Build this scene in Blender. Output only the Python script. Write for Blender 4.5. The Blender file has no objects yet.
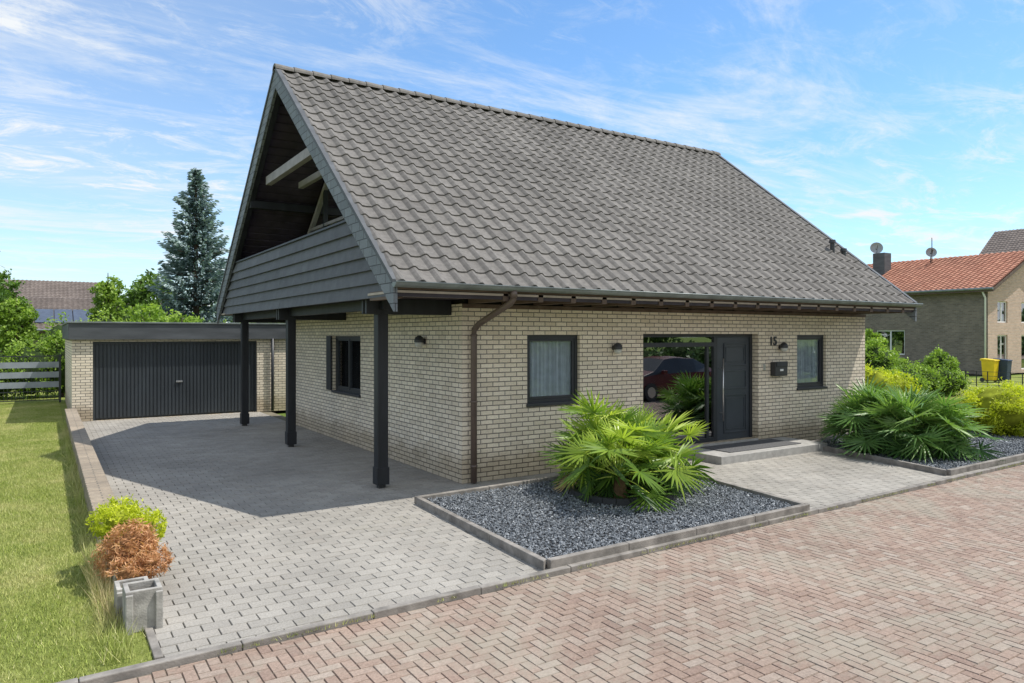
import bpy, math, random
import numpy as np
from mathutils import Vector, Matrix
random.seed(7); rng=np.random.default_rng(7)
sc=bpy.context.scene
COL=sc.collection
R=math.radians
# ------------------------------------------------------------------ helpers
def link(o,parent=None):
    COL.objects.link(o)
    if parent is not None:
        o.parent=parent; o.location=-Vector(parent.location)
    return o
def group(name,loc=(0,0,0)):
    e=bpy.data.objects.new(name,None); e.location=loc; e.empty_display_size=.3
    COL.objects.link(e); return e
def boxuv(me):
    n=len(me.polygons)
    if n==0: return
    uv=me.uv_layers.new(name='UVMap')
    nrm=np.empty(n*3,np.float32); me.polygons.foreach_get('normal',nrm); nrm=np.abs(nrm.reshape(-1,3))
    lt=np.empty(n,np.int32); me.polygons.foreach_get('loop_total',lt)
    lv=np.empty(len(me.loops),np.int32); me.loops.foreach_get('vertex_index',lv)
    co=np.empty(len(me.vertices)*3,np.float32); me.vertices.foreach_get('co',co); co=co.reshape(-1,3)
    ax=np.repeat(np.argmax(nrm+np.array([0,0,1e-4]),axis=1),lt); p=co[lv]
    u=np.where(ax==0,p[:,1],p[:,0]); v=np.where(ax==2,p[:,1],p[:,2])
    uv.data.foreach_set('uv',np.stack([u,v],1).astype(np.float32).ravel())
def mesh(name,verts,faces,mat=None,parent=None,rnd=None,smooth=False,uv=True,mats=None,midx=None):
    me=bpy.data.meshes.new(name)
    if isinstance(verts,np.ndarray): verts=verts.tolist()
    if isinstance(faces,np.ndarray): faces=faces.tolist()
    me.from_pydata(verts,[],faces)
    if mats:
        for m in mats: me.materials.append(m)
    elif mat: me.materials.append(mat)
    if midx is not None: me.polygons.foreach_set('material_index',np.array(midx,np.int32))
    if rnd is not None:
        a=me.attributes.new('rnd','FLOAT','FACE'); a.data.foreach_set('value',np.asarray(rnd,np.float32))
    if smooth: me.polygons.foreach_set('use_smooth',[True]*len(me.polygons))
    me.update()
    if uv: boxuv(me)
    o=bpy.data.objects.new(name,me)
    return link(o,parent)
BF=[(0,3,2,1),(4,5,6,7),(0,1,5,4),(1,2,6,5),(2,3,7,6),(3,0,4,7)]
def box(name,x0,x1,y0,y1,z0,z1,mat,parent=None,bev=0):
    v=[(x0,y0,z0),(x1,y0,z0),(x1,y1,z0),(x0,y1,z0),(x0,y0,z1),(x1,y0,z1),(x1,y1,z1),(x0,y1,z1)]
    o=mesh(name,v,BF,mat,parent)
    if bev:
        m=o.modifiers.new('b','BEVEL'); m.width=bev; m.segments=2
    return o
def boxes(name,lst,mat,parent=None,bev=0,rnd=False):
    V=[];F=[];RN=[]
    for (x0,x1,y0,y1,z0,z1) in lst:
        b=len(V)
        V+=[(x0,y0,z0),(x1,y0,z0),(x1,y1,z0),(x0,y1,z0),(x0,y0,z1),(x1,y0,z1),(x1,y1,z1),(x0,y1,z1)]
        F+=[tuple(b+i for i in f) for f in BF]; r=random.random(); RN+=[r]*6
    o=mesh(name,V,F,mat,parent,rnd=RN if rnd else None)
    if bev:
        m=o.modifiers.new('b','BEVEL'); m.width=bev; m.segments=2
    return o
def tube_data(pts,rad,sides=8,cap=True):
    pts=[Vector(p) for p in pts]; V=[];F=[]
    for i,p in enumerate(pts):
        d=(pts[min(i+1,len(pts)-1)]-pts[max(i-1,0)]).normalized()
        ref=Vector((0,0,1)) if abs(d.z)<.95 else Vector((1,0,0))
        a=d.cross(ref).normalized(); b=d.cross(a)
        r=rad[i] if hasattr(rad,'__len__') else rad
        for k in range(sides):
            t=2*math.pi*k/sides; V.append(tuple(p+a*(r*math.cos(t))+b*(r*math.sin(t))))
    for i in range(len(pts)-1):
        for k in range(sides):
            k2=(k+1)%sides; F.append((i*sides+k,i*sides+k2,(i+1)*sides+k2,(i+1)*sides+k))
    if cap:
        F.append(tuple(range(sides))[::-1]); n=(len(pts)-1)*sides; F.append(tuple(n+k for k in range(sides)))
    return V,F
def tube(name,pts,rad,mat,parent=None,sides=10):
    V,F=tube_data(pts,rad,sides); return mesh(name,V,F,mat,parent,smooth=True)
def merge(parts):
    V=[];F=[]
    for v,f in parts:
        b=len(V); V+=v; F+=[tuple(b+i for i in q) for q in f]
    return V,F
# ------------------------------------------------------------------ materials
class NT:
    def __init__(s,name,mat=True):
        s.m=bpy.data.materials.new(name); s.m.use_nodes=True; s.t=s.m.node_tree; s.n=s.t.nodes; s.l=s.t.links
        s.b=s.n['Principled BSDF']; s.out=s.n['Material Output']
    def noise(s,scale,detail=4,rough=.55,vec=None,dist=0):
        n=s.n.new('ShaderNodeTexNoise'); n.inputs['Scale'].default_value=scale; n.inputs['Detail'].default_value=detail
        n.inputs['Roughness'].default_value=rough; n.inputs['Distortion'].default_value=dist
        s.l.new(vec if vec is not None else s.obj(),n.inputs['Vector']); return n.outputs['Fac']
    def tc(s):
        if not hasattr(s,'_tc'): s._tc=s.n.new('ShaderNodeTexCoord')
        return s._tc
    def obj(s): return s.tc().outputs['Object']
    def uvs(s): return s.tc().outputs['UV']
    def pos(s): return s.n.new('ShaderNodeNewGeometry').outputs['Position']
    def mapv(s,vec,scale=(1,1,1),loc=(0,0,0),rot=(0,0,0)):
        m=s.n.new('ShaderNodeMapping'); m.inputs['Scale'].default_value=scale; m.inputs['Location'].default_value=loc
        m.inputs['Rotation'].default_value=rot; s.l.new(vec,m.inputs['Vector']); return m.outputs[0]
    def ramp(s,fac,stops):
        r=s.n.new('ShaderNodeValToRGB'); e=r.color_ramp.elements
        while len(e)<len(stops): e.new(.5)
        for i,(p,c) in enumerate(stops):
            e[i].position=p; e[i].color=(c[0],c[1],c[2],1) if hasattr(c,'__len__') else (c,c,c,1)
        s.l.new(fac,r.inputs[0]); return r.outputs[0]
    def mix(s,a,b,f,mode='MIX'):
        m=s.n.new('ShaderNodeMix'); m.data_type='RGBA'; m.blend_type=mode
        for i,v in ((6,a),(7,b)):
            if hasattr(v,'links'): s.l.new(v,m.inputs[i])
            else: m.inputs[i].default_value=(*v,1) if len(v)==3 else v
        if hasattr(f,'links'): s.l.new(f,m.inputs[0])
        else: m.inputs[0].default_value=f
        return m.outputs[2]
    def bump(s,h,strength,dist=.01,prev=None):
        b=s.n.new('ShaderNodeBump'); b.inputs['Strength'].default_value=strength; b.inputs['Distance'].default_value=dist
        s.l.new(h,b.inputs['Height'])
        if prev is not None: s.l.new(prev,b.inputs['Normal'])
        s.l.new(b.outputs[0],s.b.inputs['Normal']); return b.outputs[0]
    def attr(s,name='rnd'):
        a=s.n.new('ShaderNodeAttribute'); a.attribute_name=name; return a.outputs['Fac']
    def base(s,c):
        if hasattr(c,'links'): s.l.new(c,s.b.inputs['Base Color'])
        else: s.b.inputs['Base Color'].default_value=(*c,1)
    def rs(s,r,sp=.4,me=0):
        s.b.inputs['Roughness'].default_value=r; s.b.inputs['Specular IOR Level'].default_value=sp; s.b.inputs['Metallic'].default_value=me
def simple(name,c,rough=.6,spec=.4,metal=0,nscale=6,var=.25,bump=.15,bscale=60,stretch=None):
    n=NT(name); n.rs(rough,spec,metal)
    vec=n.obj() if stretch is None else n.mapv(n.obj(),stretch)
    f=n.noise(nscale,4,.6,vec)
    lo=[x*(1-var) for x in c]; hi=[min(1,x*(1+var)) for x in c]
    n.base(n.ramp(f,[(.3,lo),(.7,hi)]))
    if bump: n.bump(n.noise(bscale,2,.6,vec),bump,.005)
    return n.m
def bricks(name,c1,c2,mortar,w,h,ms,rough=.85,bumpd=.010,off=.5,dirt=.25,foot=False):
    n=NT(name); n.rs(rough,.2)
    b=n.n.new('ShaderNodeTexBrick'); b.offset=off
    for k,v in (('Scale',1),('Mortar Size',ms),('Mortar Smooth',.15),('Bias',0),('Brick Width',w),('Row Height',h)): b.inputs[k].default_value=v
    b.inputs['Color1'].default_value=(*c1,1); b.inputs['Color2'].default_value=(*c2,1); b.inputs['Mortar'].default_value=(*mortar,1)
    sub=n.n.new('ShaderNodeVectorMath'); sub.operation='MULTIPLY_ADD'
    nn=n.n.new('ShaderNodeTexNoise'); nn.inputs['Scale'].default_value=14; nn.inputs['Detail'].default_value=2
    n.l.new(n.uvs(),nn.inputs['Vector'])
    n.l.new(nn.outputs['Color'],sub.inputs[0]); sub.inputs[1].default_value=(.008,.008,0); n.l.new(n.uvs(),sub.inputs[2])
    n.l.new(sub.outputs[0],b.inputs['Vector'])
    col=b.outputs['Color']
    col=n.mix(col,n.ramp(n.noise(1.3,5,.6),[(.3,(1-dirt,)*3),(.7,(1.04,1.03,1.0))]),1,'MULTIPLY')
    col=n.mix(col,n.ramp(n.noise(45,3,.7),[(.3,(.84,.82,.80)),(.6,(1.06,)*3)]),1,'MULTIPLY')
    if foot:
        sp=n.n.new('ShaderNodeSeparateXYZ'); n.l.new(n.obj(),sp.inputs[0])
        ad=n.n.new('ShaderNodeMath'); ad.operation='MULTIPLY_ADD'; n.l.new(n.noise(3,4,.6),ad.inputs[0]); ad.inputs[1].default_value=-.5; n.l.new(sp.outputs[2],ad.inputs[2])
        col=n.mix(col,n.ramp(ad.outputs[0],[(0,(.66,.63,.58)),(.25,(1,)*3)]),1,'MULTIPLY')
    n.base(col)
    inv=n.n.new('ShaderNodeMath'); inv.operation='SUBTRACT'; inv.inputs[0].default_value=1; n.l.new(b.outputs['Fac'],inv.inputs[1])
    p=n.bump(inv.outputs[0],.8,bumpd); n.bump(n.noise(70,3,.7),.4,.004,p)
    return n.m
def attrmat(name,stops,rough=.8,spec=.3,nscale=25,var=.2,bump=.4,bdist=.003,bscale=90,big=None,blotch=None):
    n=NT(name); n.rs(rough,spec)
    c=n.ramp(n.attr(),stops)
    c=n.mix(c,n.ramp(n.noise(nscale,4,.65),[(.3,(1-var,)*3),(.7,(1+var*.6,)*3)]),1,'MULTIPLY')
    if big: c=n.mix(c,n.ramp(n.noise(big[0],5,.6),[(.32,(1-big[1],)*3),(.68,(1+big[1]*.4,)*3)]),1,'MULTIPLY')
    if blotch: c=n.mix(c,blotch[0],n.ramp(n.noise(blotch[1],8,.75,None,.6),[(blotch[2],0.0),(blotch[2]+.14,blotch[3])]))
    n.base(c)
    if bump: n.bump(n.noise(bscale,3,.7),bump,bdist)
    return n.m
def leafmat(name,stops,trans=.35,rough=.5,patchy=None):
    n=NT(name); n.rs(rough,.35)
    c=n.ramp(n.attr(),stops)
    if patchy: c=n.mix(c,patchy,n.ramp(n.noise(.9,6,.72,n.pos()),[(.44,0.0),(.66,.8)]))
    n.base(c)
    if trans>0:
        tr=n.n.new('ShaderNodeBsdfTranslucent'); n.l.new(n.mix(c,(1.3,1.4,.7),1,'MULTIPLY'),tr.inputs['Color'])
        mx=n.n.new('ShaderNodeMixShader'); mx.inputs[0].default_value=trans
        n.l.new(n.b.outputs[0],mx.inputs[1]); n.l.new(tr.outputs[0],mx.inputs[2]); n.l.new(mx.outputs[0],n.out.inputs['Surface'])
    return n.m
def glassmat(name,refl=.12,tint=(.75,.8,.8),blend=.35):
    n=NT(name)
    tr=n.n.new('ShaderNodeBsdfTransparent'); tr.inputs[0].default_value=(*tint,1)
    gl=n.n.new('ShaderNodeBsdfGlossy'); gl.inputs['Roughness'].default_value=.01; gl.inputs['Color'].default_value=(.9,.92,.95,1)
    fr=n.n.new('ShaderNodeLayerWeight'); fr.inputs['Blend'].default_value=blend
    ad=n.n.new('ShaderNodeMath'); ad.operation='ADD'; ad.use_clamp=True; n.l.new(fr.outputs['Fresnel'],ad.inputs[0]); ad.inputs[1].default_value=refl
    bn=n.n.new('ShaderNodeBump'); bn.inputs['Strength'].default_value=.04; bn.inputs['Distance'].default_value=.02
    n.l.new(n.noise(1.5,1),bn.inputs['Height']); n.l.new(bn.outputs[0],gl.inputs['Normal'])
    mx=n.n.new('ShaderNodeMixShader'); n.l.new(ad.outputs[0],mx.inputs[0]); n.l.new(tr.outputs[0],mx.inputs[1]); n.l.new(gl.outputs[0],mx.inputs[2])
    n.l.new(mx.outputs[0],n.out.inputs['Surface']); return n.m

M={}
M['brick']=bricks('cream_brick',(.86,.775,.64),(.70,.62,.495),(.20,.18,.16),.215,.071,.0070,dirt=.10,foot=True)
M['brickn']=bricks('neighbour_brick',(.29,.24,.20),(.19,.155,.13),(.25,.235,.215),.24,.085,.014,dirt=.25)
M['brickp']=bricks('neighbour_brick_pink',(.64,.46,.37),(.50,.36,.29),(.55,.5,.46),.24,.085,.012,dirt=.1)
M['brickw']=bricks('low_wall_brick',(.46,.38,.29),(.34,.29,.23),(.22,.2,.17),.25,.08,.008,dirt=.35)
M['tile']=attrmat('roof_tile',[(0,(.148,.138,.126)),(.5,(.165,.154,.141)),(1,(.188,.176,.162))],.75,.3,14,.28,.5,.004,60,big=(.7,.14),blotch=((.25,.24,.21),3.5,.57,.35))
M['tilered']=attrmat('red_roof_tile',[(0,(.36,.15,.095)),(1,(.48,.23,.15))],.8,.3,10,.2,.3,big=(.6,.2))
M['tilebrown']=attrmat('brown_roof',[(0,(.16,.13,.115)),(1,(.21,.175,.155))],.8,.3,10,.2,.3,big=(.6,.2))
M['black']=simple('black_stained_wood',(.018,.020,.024),.5,.4,0,5,.4,.3,40,(1,1,.15))
M['dark']=simple('dark_boards',(.038,.030,.036),.6,.35,0,4,.35,.3,30)
M['anth']=simple('anthracite_frame',(.030,.034,.040),.4,.45,0,5,.15,.05,80)
M['door']=simple('anthracite_door',(.050,.060,.072),.38,.5,0,3,.12,.05,90)
M['gdoor']=simple('garage_door_metal',(.036,.044,.051),.45,.45,0,2,.2,.05,90,(1,1,.3))
M['fascia']=simple('bitumen_fascia',(.085,.092,.10),.6,.35,0,3,.25,.2,40,(.4,.4,2))
M['slate']=bricks('slate_shingle',(.22,.245,.275),(.165,.185,.21),(.06,.065,.07),.30,.13,.006,rough=.6,dirt=.15)
M['brownwood']=simple('brown_wood',(.12,.085,.065),.6,.3,0,6,.3,.2,50,(1,.2,1))
M['soffit']=simple('soffit_board',(.42,.36,.30),.7,.3,0,4,.15,.1,40)
M['pipe']=simple('brown_downpipe',(.12,.088,.072),.4,.45,0,4,.15,.05,60)
M['gutter']=simple('zinc_gutter',(.20,.225,.22),.45,.5,.3,4,.25,.05,60)
M['concrete']=simple('concrete',(.36,.345,.315),.9,.2,0,7,.35,.6,70)
M['edging']=simple('concrete_edging',(.24,.222,.20),.9,.2,0,5,.4,.5,70)
M['stone']=simple('step_stone',(.36,.35,.33),.7,.3,0,9,.2,.3,80)
M['mat']=simple('rubber_doormat',(.12,.12,.122),.95,.1,0,40,.4,.6,150)
M['white']=simple('white_paint',(.75,.75,.74),.5,.4,0,3,.05,0)
M['greypaint']=simple('weathered_grey_beam',(.30,.28,.29),.7,.3,0,5,.2,.2,40)
M['curtain']=simple('net_curtain',(.56,.58,.62),.9,.1,0,8,.12,0)
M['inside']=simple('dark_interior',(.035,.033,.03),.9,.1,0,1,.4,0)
M['chrome']=simple('brushed_steel',(.6,.6,.6),.3,.5,.9,4,.1,0)
M['lamp']=simple('lamp_housing',(.05,.052,.055),.4,.5,.3,5,.1,0)
M['lampglass']=simple('lamp_diffuser',(.55,.55,.5),.4,.5,0,5,.1,0)
M['glass']=glassmat('window_glass',.03,(.90,.93,.94),.16)
M['glassd']=glassmat('entrance_glass',.24,(.5,.52,.52))
M['board']=attrmat('weathered_cladding',[(0,(.085,.090,.098)),(1,(.112,.117,.127))],.65,.35,5,.2,.3,.002,60,big=(2,.15))
M['paver']=attrmat('grey_paver',[(0,(.325,.305,.272)),(.5,(.36,.338,.30)),(.85,(.385,.362,.322)),(1,(.345,.318,.28))],.9,.2,60,.25,.5,.003,120,big=(.55,.22),blotch=((.25,.23,.18),1.6,.57,.5))
M['pavejoint']=simple('paver_joint',(.19,.17,.125),.95,.1,0,3,.4,.3,60)
M['rbrick']=attrmat('red_road_paver',[(0,(.285,.205,.165)),(.3,(.325,.240,.190)),(.6,(.35,.262,.210)),(.85,(.36,.285,.232)),(1,(.385,.32,.265))],.9,.2,60,.28,.5,.003,120,big=(.4,.18),blotch=((.31,.28,.225),.9,.47,.7))
M['roadjoint']=simple('road_joint',(.15,.13,.10),.95,.1,0,3,.4,.3,60)
M['gravel']=attrmat('blue_grey_gravel',[(0,(.07,.08,.09)),(.5,(.17,.185,.20)),(.85,(.30,.32,.34)),(1,(.55,.57,.58))],.75,.3,60,.2,0)
M['gravelbase']=simple('gravel_base',(.06,.063,.068),.95,.1,0,30,.5,.8,60)
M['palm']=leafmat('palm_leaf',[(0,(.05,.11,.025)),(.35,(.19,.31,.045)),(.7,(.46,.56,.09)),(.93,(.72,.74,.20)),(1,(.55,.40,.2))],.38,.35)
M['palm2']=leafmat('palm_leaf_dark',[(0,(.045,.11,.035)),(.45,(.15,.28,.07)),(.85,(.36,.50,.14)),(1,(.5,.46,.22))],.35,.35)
M['thatch']=simple('palm_thatch',(.14,.09,.05),.9,.1,0,30,.4,.5,60)
M['leaf']=leafmat('tree_leaf',[(0,(.05,.10,.02)),(.5,(.13,.23,.045)),(1,(.25,.38,.08))],.3)
M['leaffar']=leafmat('far_tree_leaf',[(0,(.05,.10,.03)),(.5,(.11,.19,.05)),(1,(.20,.30,.08))],0)
M['leafl']=leafmat('light_leaf',[(0,(.10,.17,.03)),(.5,(.24,.37,.055)),(1,(.45,.58,.11))])
M['leafy']=leafmat('yellow_green_leaf',[(0,(.25,.30,.02)),(.5,(.52,.58,.03)),(1,(.78,.78,.08))])
M['leafo']=leafmat('orange_dry_foliage',[(0,(.32,.15,.07)),(.5,(.60,.32,.16)),(1,(.78,.50,.27))],.25)
M['spruce']=leafmat('blue_spruce_needle',[(0,(.06,.105,.105)),(.5,(.18,.26,.265)),(1,(.46,.56,.57))],.12,.6)
M['bark']=simple('bark',(.11,.08,.06),.9,.2,0,10,.4,.8,40)
M['grass']=leafmat('grass_blade',[(0,(.17,.23,.045)),(.5,(.32,.39,.08)),(.85,(.46,.50,.14)),(1,(.66,.62,.32))],0,.6,(.60,.56,.26))
M['dry']=leafmat('dry_grass',[(0,(.40,.31,.15)),(1,(.7,.6,.36))],.2,.7)
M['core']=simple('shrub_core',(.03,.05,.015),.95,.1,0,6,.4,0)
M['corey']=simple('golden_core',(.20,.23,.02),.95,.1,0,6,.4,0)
M['soil']=simple('soil',(.06,.045,.03),.95,.1,0,20,.4,.6,60)
def groundmat(name,a,b,c):
    n=NT(name); n.rs(.95,.1)
    col=n.ramp(n.noise(.9,8,.7),[(.3,a),(.55,b),(.75,c)])
    col=n.mix(col,n.ramp(n.noise(40,4,.7),[(.3,(.6,)*3),(.7,(1.2,)*3)]),1,'MULTIPLY'); n.base(col); n.bump(n.noise(60,4,.7),.8,.03); return n.m
M['lawn']=groundmat('lawn_ground',(.19,.23,.055),(.27,.31,.08),(.42,.39,.17))
M['ground']=groundmat('ground_green',(.11,.17,.035),(.16,.23,.05),(.22,.25,.08))

# ------------------------------------------------------------------ ground, road, drive
YK=lambda x:-4.06+.0305*(x+4.69)
g=600
mesh('ground',[(-g,-g,-.09),(g,-g,-.09),(g,g,-.09),(-g,g,-.09)],[(0,1,2,3)],M['ground'])
road=group('road',(5,-7,-.05))
def strip(name,x0,x1,f0,f1,z,mat,parent=None):
    return mesh(name,[(x0,f0(x0),z),(x1,f0(x1),z),(x1,f1(x1),z),(x0,f1(x0),z)],[(0,1,2,3)],mat,parent)
ROADY=-10.2
strip('road_bed',-80,120,lambda x:ROADY,lambda x:YK(x)+.02,-.052,M['roadjoint'],road)
def pavers(name,rects,z,mat,parent,clipf=None,gap=.006,jit=.0013):
    r=np.array(rects,float); n=len(r)
    x0,y0,x1,y1=r[:,0]+gap/2,r[:,1]+gap/2,r[:,0]+r[:,2]-gap/2,r[:,1]+r[:,3]-gap/2
    c=.004; zz=rng.normal(0,jit,(n,4))
    def quad(i,dz,jt):
        a=np.stack([x0+i,y0+i,np.full(n,z+dz)+jt[:,0]],1);b=np.stack([x1-i,y0+i,np.full(n,z+dz)+jt[:,1]],1)
        d=np.stack([x1-i,y1-i,np.full(n,z+dz)+jt[:,2]],1);e=np.stack([x0+i,y1-i,np.full(n,z+dz)+jt[:,3]],1)
        return [a,b,d,e]
    V=np.stack(quad(0,-.009,zz*0)+quad(c,0,zz),1).reshape(-1,3)
    if clipf is not None: V=clipf(V)
    base=np.arange(n)[:,None]*8
    F=[base+np.array(f) for f in ((4,5,6,7),(0,1,5,4),(1,2,6,5),(2,3,7,6),(3,0,4,7))]
    F=np.stack(F,1).reshape(-1,4)
    rn=np.repeat(rng.random(n),5)
    return mesh(name,V,F,mat,parent,rnd=rn,uv=False)
a=.085; rects=[]
for i in range(-92,356):
    for j in range(-120,-30):
        k=(i-j)%4; x=i*a; y=j*a
        if k==0: rc=(x,y,2*a,a)
        elif k==3: rc=(x,y,a,2*a)
        else: continue
        if rc[1]>YK(rc[0])-.02 or rc[1]<ROADY: continue
        rects.append(rc)
def clr(V):
    V[:,1]=np.minimum(V[:,1],YK(V[:,0])-.004); return V
pavers('road_pavers',rects,-.042,M['rbrick'],road,clr,.004)
strip('road_far',30.1,120,lambda x:ROADY,lambda x:YK(x)-.0,-.044,simple('far_road',(.325,.255,.205),.9,.2,0,2,.15,.2,20),road)
ks=group('kerb',(2,-4,0)); V=[];F=[]
x=-30.0
while x<60:
    x1=x+.995; b=len(V); dz=random.uniform(-.004,.004)
    for z in (-.08,.012+dz):
        V+=[(x,YK(x),z),(x1,YK(x1),z),(x1,YK(x1)+.075,z),(x,YK(x)+.075,z)]
    F+=[tuple(b+i for i in f) for f in BF]
    x+=1.0
o=mesh('kerb_stones',V,F,M['edging'],ks); m=o.modifiers.new('b','BEVEL'); m.width=.008; m.segments=2
BED1=[(-1.2,-3.82),(2.78,-3.74),(3.25,-.55),(-1.05,-.80)]
BED2=[(6.72,-3.52),(13.5,-3.34),(13.5,.6),(7.45,-.55)]
def inside(p,poly,m=0):
    c=False; n=len(poly)
    for i in range(n):
        x1,y1=poly[i]; x2,y2=poly[(i+1)%n]
        if (y1>p[1])!=(y2>p[1]) and p[0]<(x2-x1)*(p[1]-y1)/(y2-y1)+x1: c=not c
    return c
drive=group('driveway',(-2,3,0))
mesh('driveway_bed',[(-4.62,-3.99,-.012),(8.2,-3.6,-.012),(8.2,.3,-.012),(.3,.3,-.012),(.3,12.3,-.012),(-4.62,12.3,-.012)],[(0,1,2,3,4,5)],M['pavejoint'],drive)
rects=[]; pw,ph=.205,.138; j=0; y=-4.05
while y<12.1:
    x=-4.5-(pw/2 if j%2 else 0)
    while x<8.0:
        ok = x<-.0 or y<0.0
        if y>12.0: ok=False
        if x>0 and y>-.02: ok=False
        cx,cy=x+pw/2,y+ph/2
        if ok and inside((cx,cy),BED1): ok=False
        if ok and inside((cx,cy),BED2): ok=False
        if cy<YK(cx)+.04: ok=False
        if x>7.6: ok=False
        if ok: rects.append((x,y,pw,ph))
        x+=pw
    y+=ph; j+=1
def cld(V):
    V[:,1]=np.maximum(V[:,1],YK(V[:,0])+.08); V[:,0]=np.maximum(V[:,0],-4.5)
    m_=(V[:,1]>0); V[:,0]=np.where(m_,np.minimum(V[:,0],-.003),V[:,0]); return V
pavers('driveway_pavers',rects,0,M['paver'],drive,cld,.0045)
box('driveway_edge_kerb',-4.56,-4.502,-3.96,11.9,-.05,.012,M['edging'],drive,.006)
# lawn
lawn=group('lawn',(-8,6,0))
mesh('lawn_soil',[(-60,-3.98,-.01),(-4.56,-3.98,-.01),(-4.56,26,-.01),(-60,26,-.01)],[(0,1,2,3)],M['lawn'],lawn)
mesh('lawn_right_soil',[(8.2,-3.58,-.016),(60,-2.0,-.016),(60,9,-.016),(10.32,9,-.016)],[(0,1,2,3)],M['lawn'],lawn)
def blades(n,hmin,hmax,w,x0=0,x1=1,y0=0,y1=1):
    x=rng.uniform(x0,x1,n);y=rng.uniform(y0,y1,n);h=rng.uniform(hmin,hmax,n);t=rng.uniform(0,6.283,n);ln=rng.uniform(.1,.8,n)*h;t2=rng.uniform(0,6.283,n)
    A=np.stack([x-np.cos(t)*w,y-np.sin(t)*w,np.zeros(n)],1);B=np.stack([x+np.cos(t)*w,y+np.sin(t)*w,np.zeros(n)],1)
    C=np.stack([x+np.cos(t2)*ln,y+np.sin(t2)*ln,h],1)
    return np.stack([A,B,C],1).reshape(-1,3),np.arange(3*n).reshape(-1,3)
gm=[]
for q in range(3):
    V,F=blades(4600,.012,.042,.003); me=bpy.data.meshes.new('grass_patch'); me.from_pydata(V.tolist(),[],F.tolist()); me.materials.append(M['grass'])
    at_=me.attributes.new('rnd','FLOAT','FACE'); at_.data.foreach_set('value',np.clip(rng.normal(.5,.25,len(F)),0,1).astype(np.float32)); gm.append(me)
def patch(x,y,s=1):
    o=bpy.data.objects.new('grass_patch',random.choice(gm)); COL.objects.link(o); o.parent=lawn
    k=random.randrange(4); off=[(0,0),(1,0),(1,1),(0,1)][k]
    o.rotation_euler=(0,0,k*math.pi/2); o.location=Vector((x+off[0]*s,y+off[1]*s,-.01))-Vector(lawn.location); o.scale=(s,s,s)
for i in range(4):
    for j in range(23): patch(-4.78-(i+1)+.0,-3.96+j)
for i in range(10):
    for j in range(5): patch(13.6+i*1.2,-2.8+j*1.2,1.2)
V,F=blades(2500,.04,.16,.003,-4.86,-4.68,-3.9,-.4); mesh('edge_tufts',V,F,M['grass'],lawn,rnd=np.clip(rng.normal(.6,.25,len(F)),0,1),uv=False)
V,F=blades(1500,.02,.06,.0028,-4.80,-4.56,-3.95,.3); mesh('edge_grass',V,F,M['grass'],lawn,rnd=np.clip(rng.normal(.5,.25,len(F)),0,1),uv=False)
V,F=blades(1800,.06,.20,.003,-4.84,-4.70,-.4,11.5); mesh('wall_tufts',V,F,M['grass'],lawn,rnd=np.clip(rng.normal(.6,.25,len(F)),0,1),uv=False)
V,F=blades(1800,.01,.045,.003,-4.4,10,-.02,.02); V=np.array(V)
cl_=np.sin(V[:,0]*3.1)+np.sin(V[:,0]*7.7+1); keep=np.repeat((cl_.reshape(-1,3)[:,0]>-.1),3); V=V[keep]; F=np.arange(len(V)).reshape(-1,3)
V[:,1]+=YK(V[:,0])-.01; V[:,2]-=.02
mesh('joint_weeds',V,F,M['grass'],drive,rnd=rng.random(len(F)),uv=False)

# low garden wall
gw=group('garden_wall',(-4.6,6,0))
box('wall_body',-4.73,-4.53,-.9,11.95,-.05,.30,M['brickw'],gw)
boxes('wall_coping',[(-4.755,-4.505,-.9+i*.5,-.9+i*.5+.494,.303,.35) for i in range(25)]+[(-4.755,-4.505,11.6,11.94,.303,.35)],M['brickw'],gw,.006)

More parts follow.
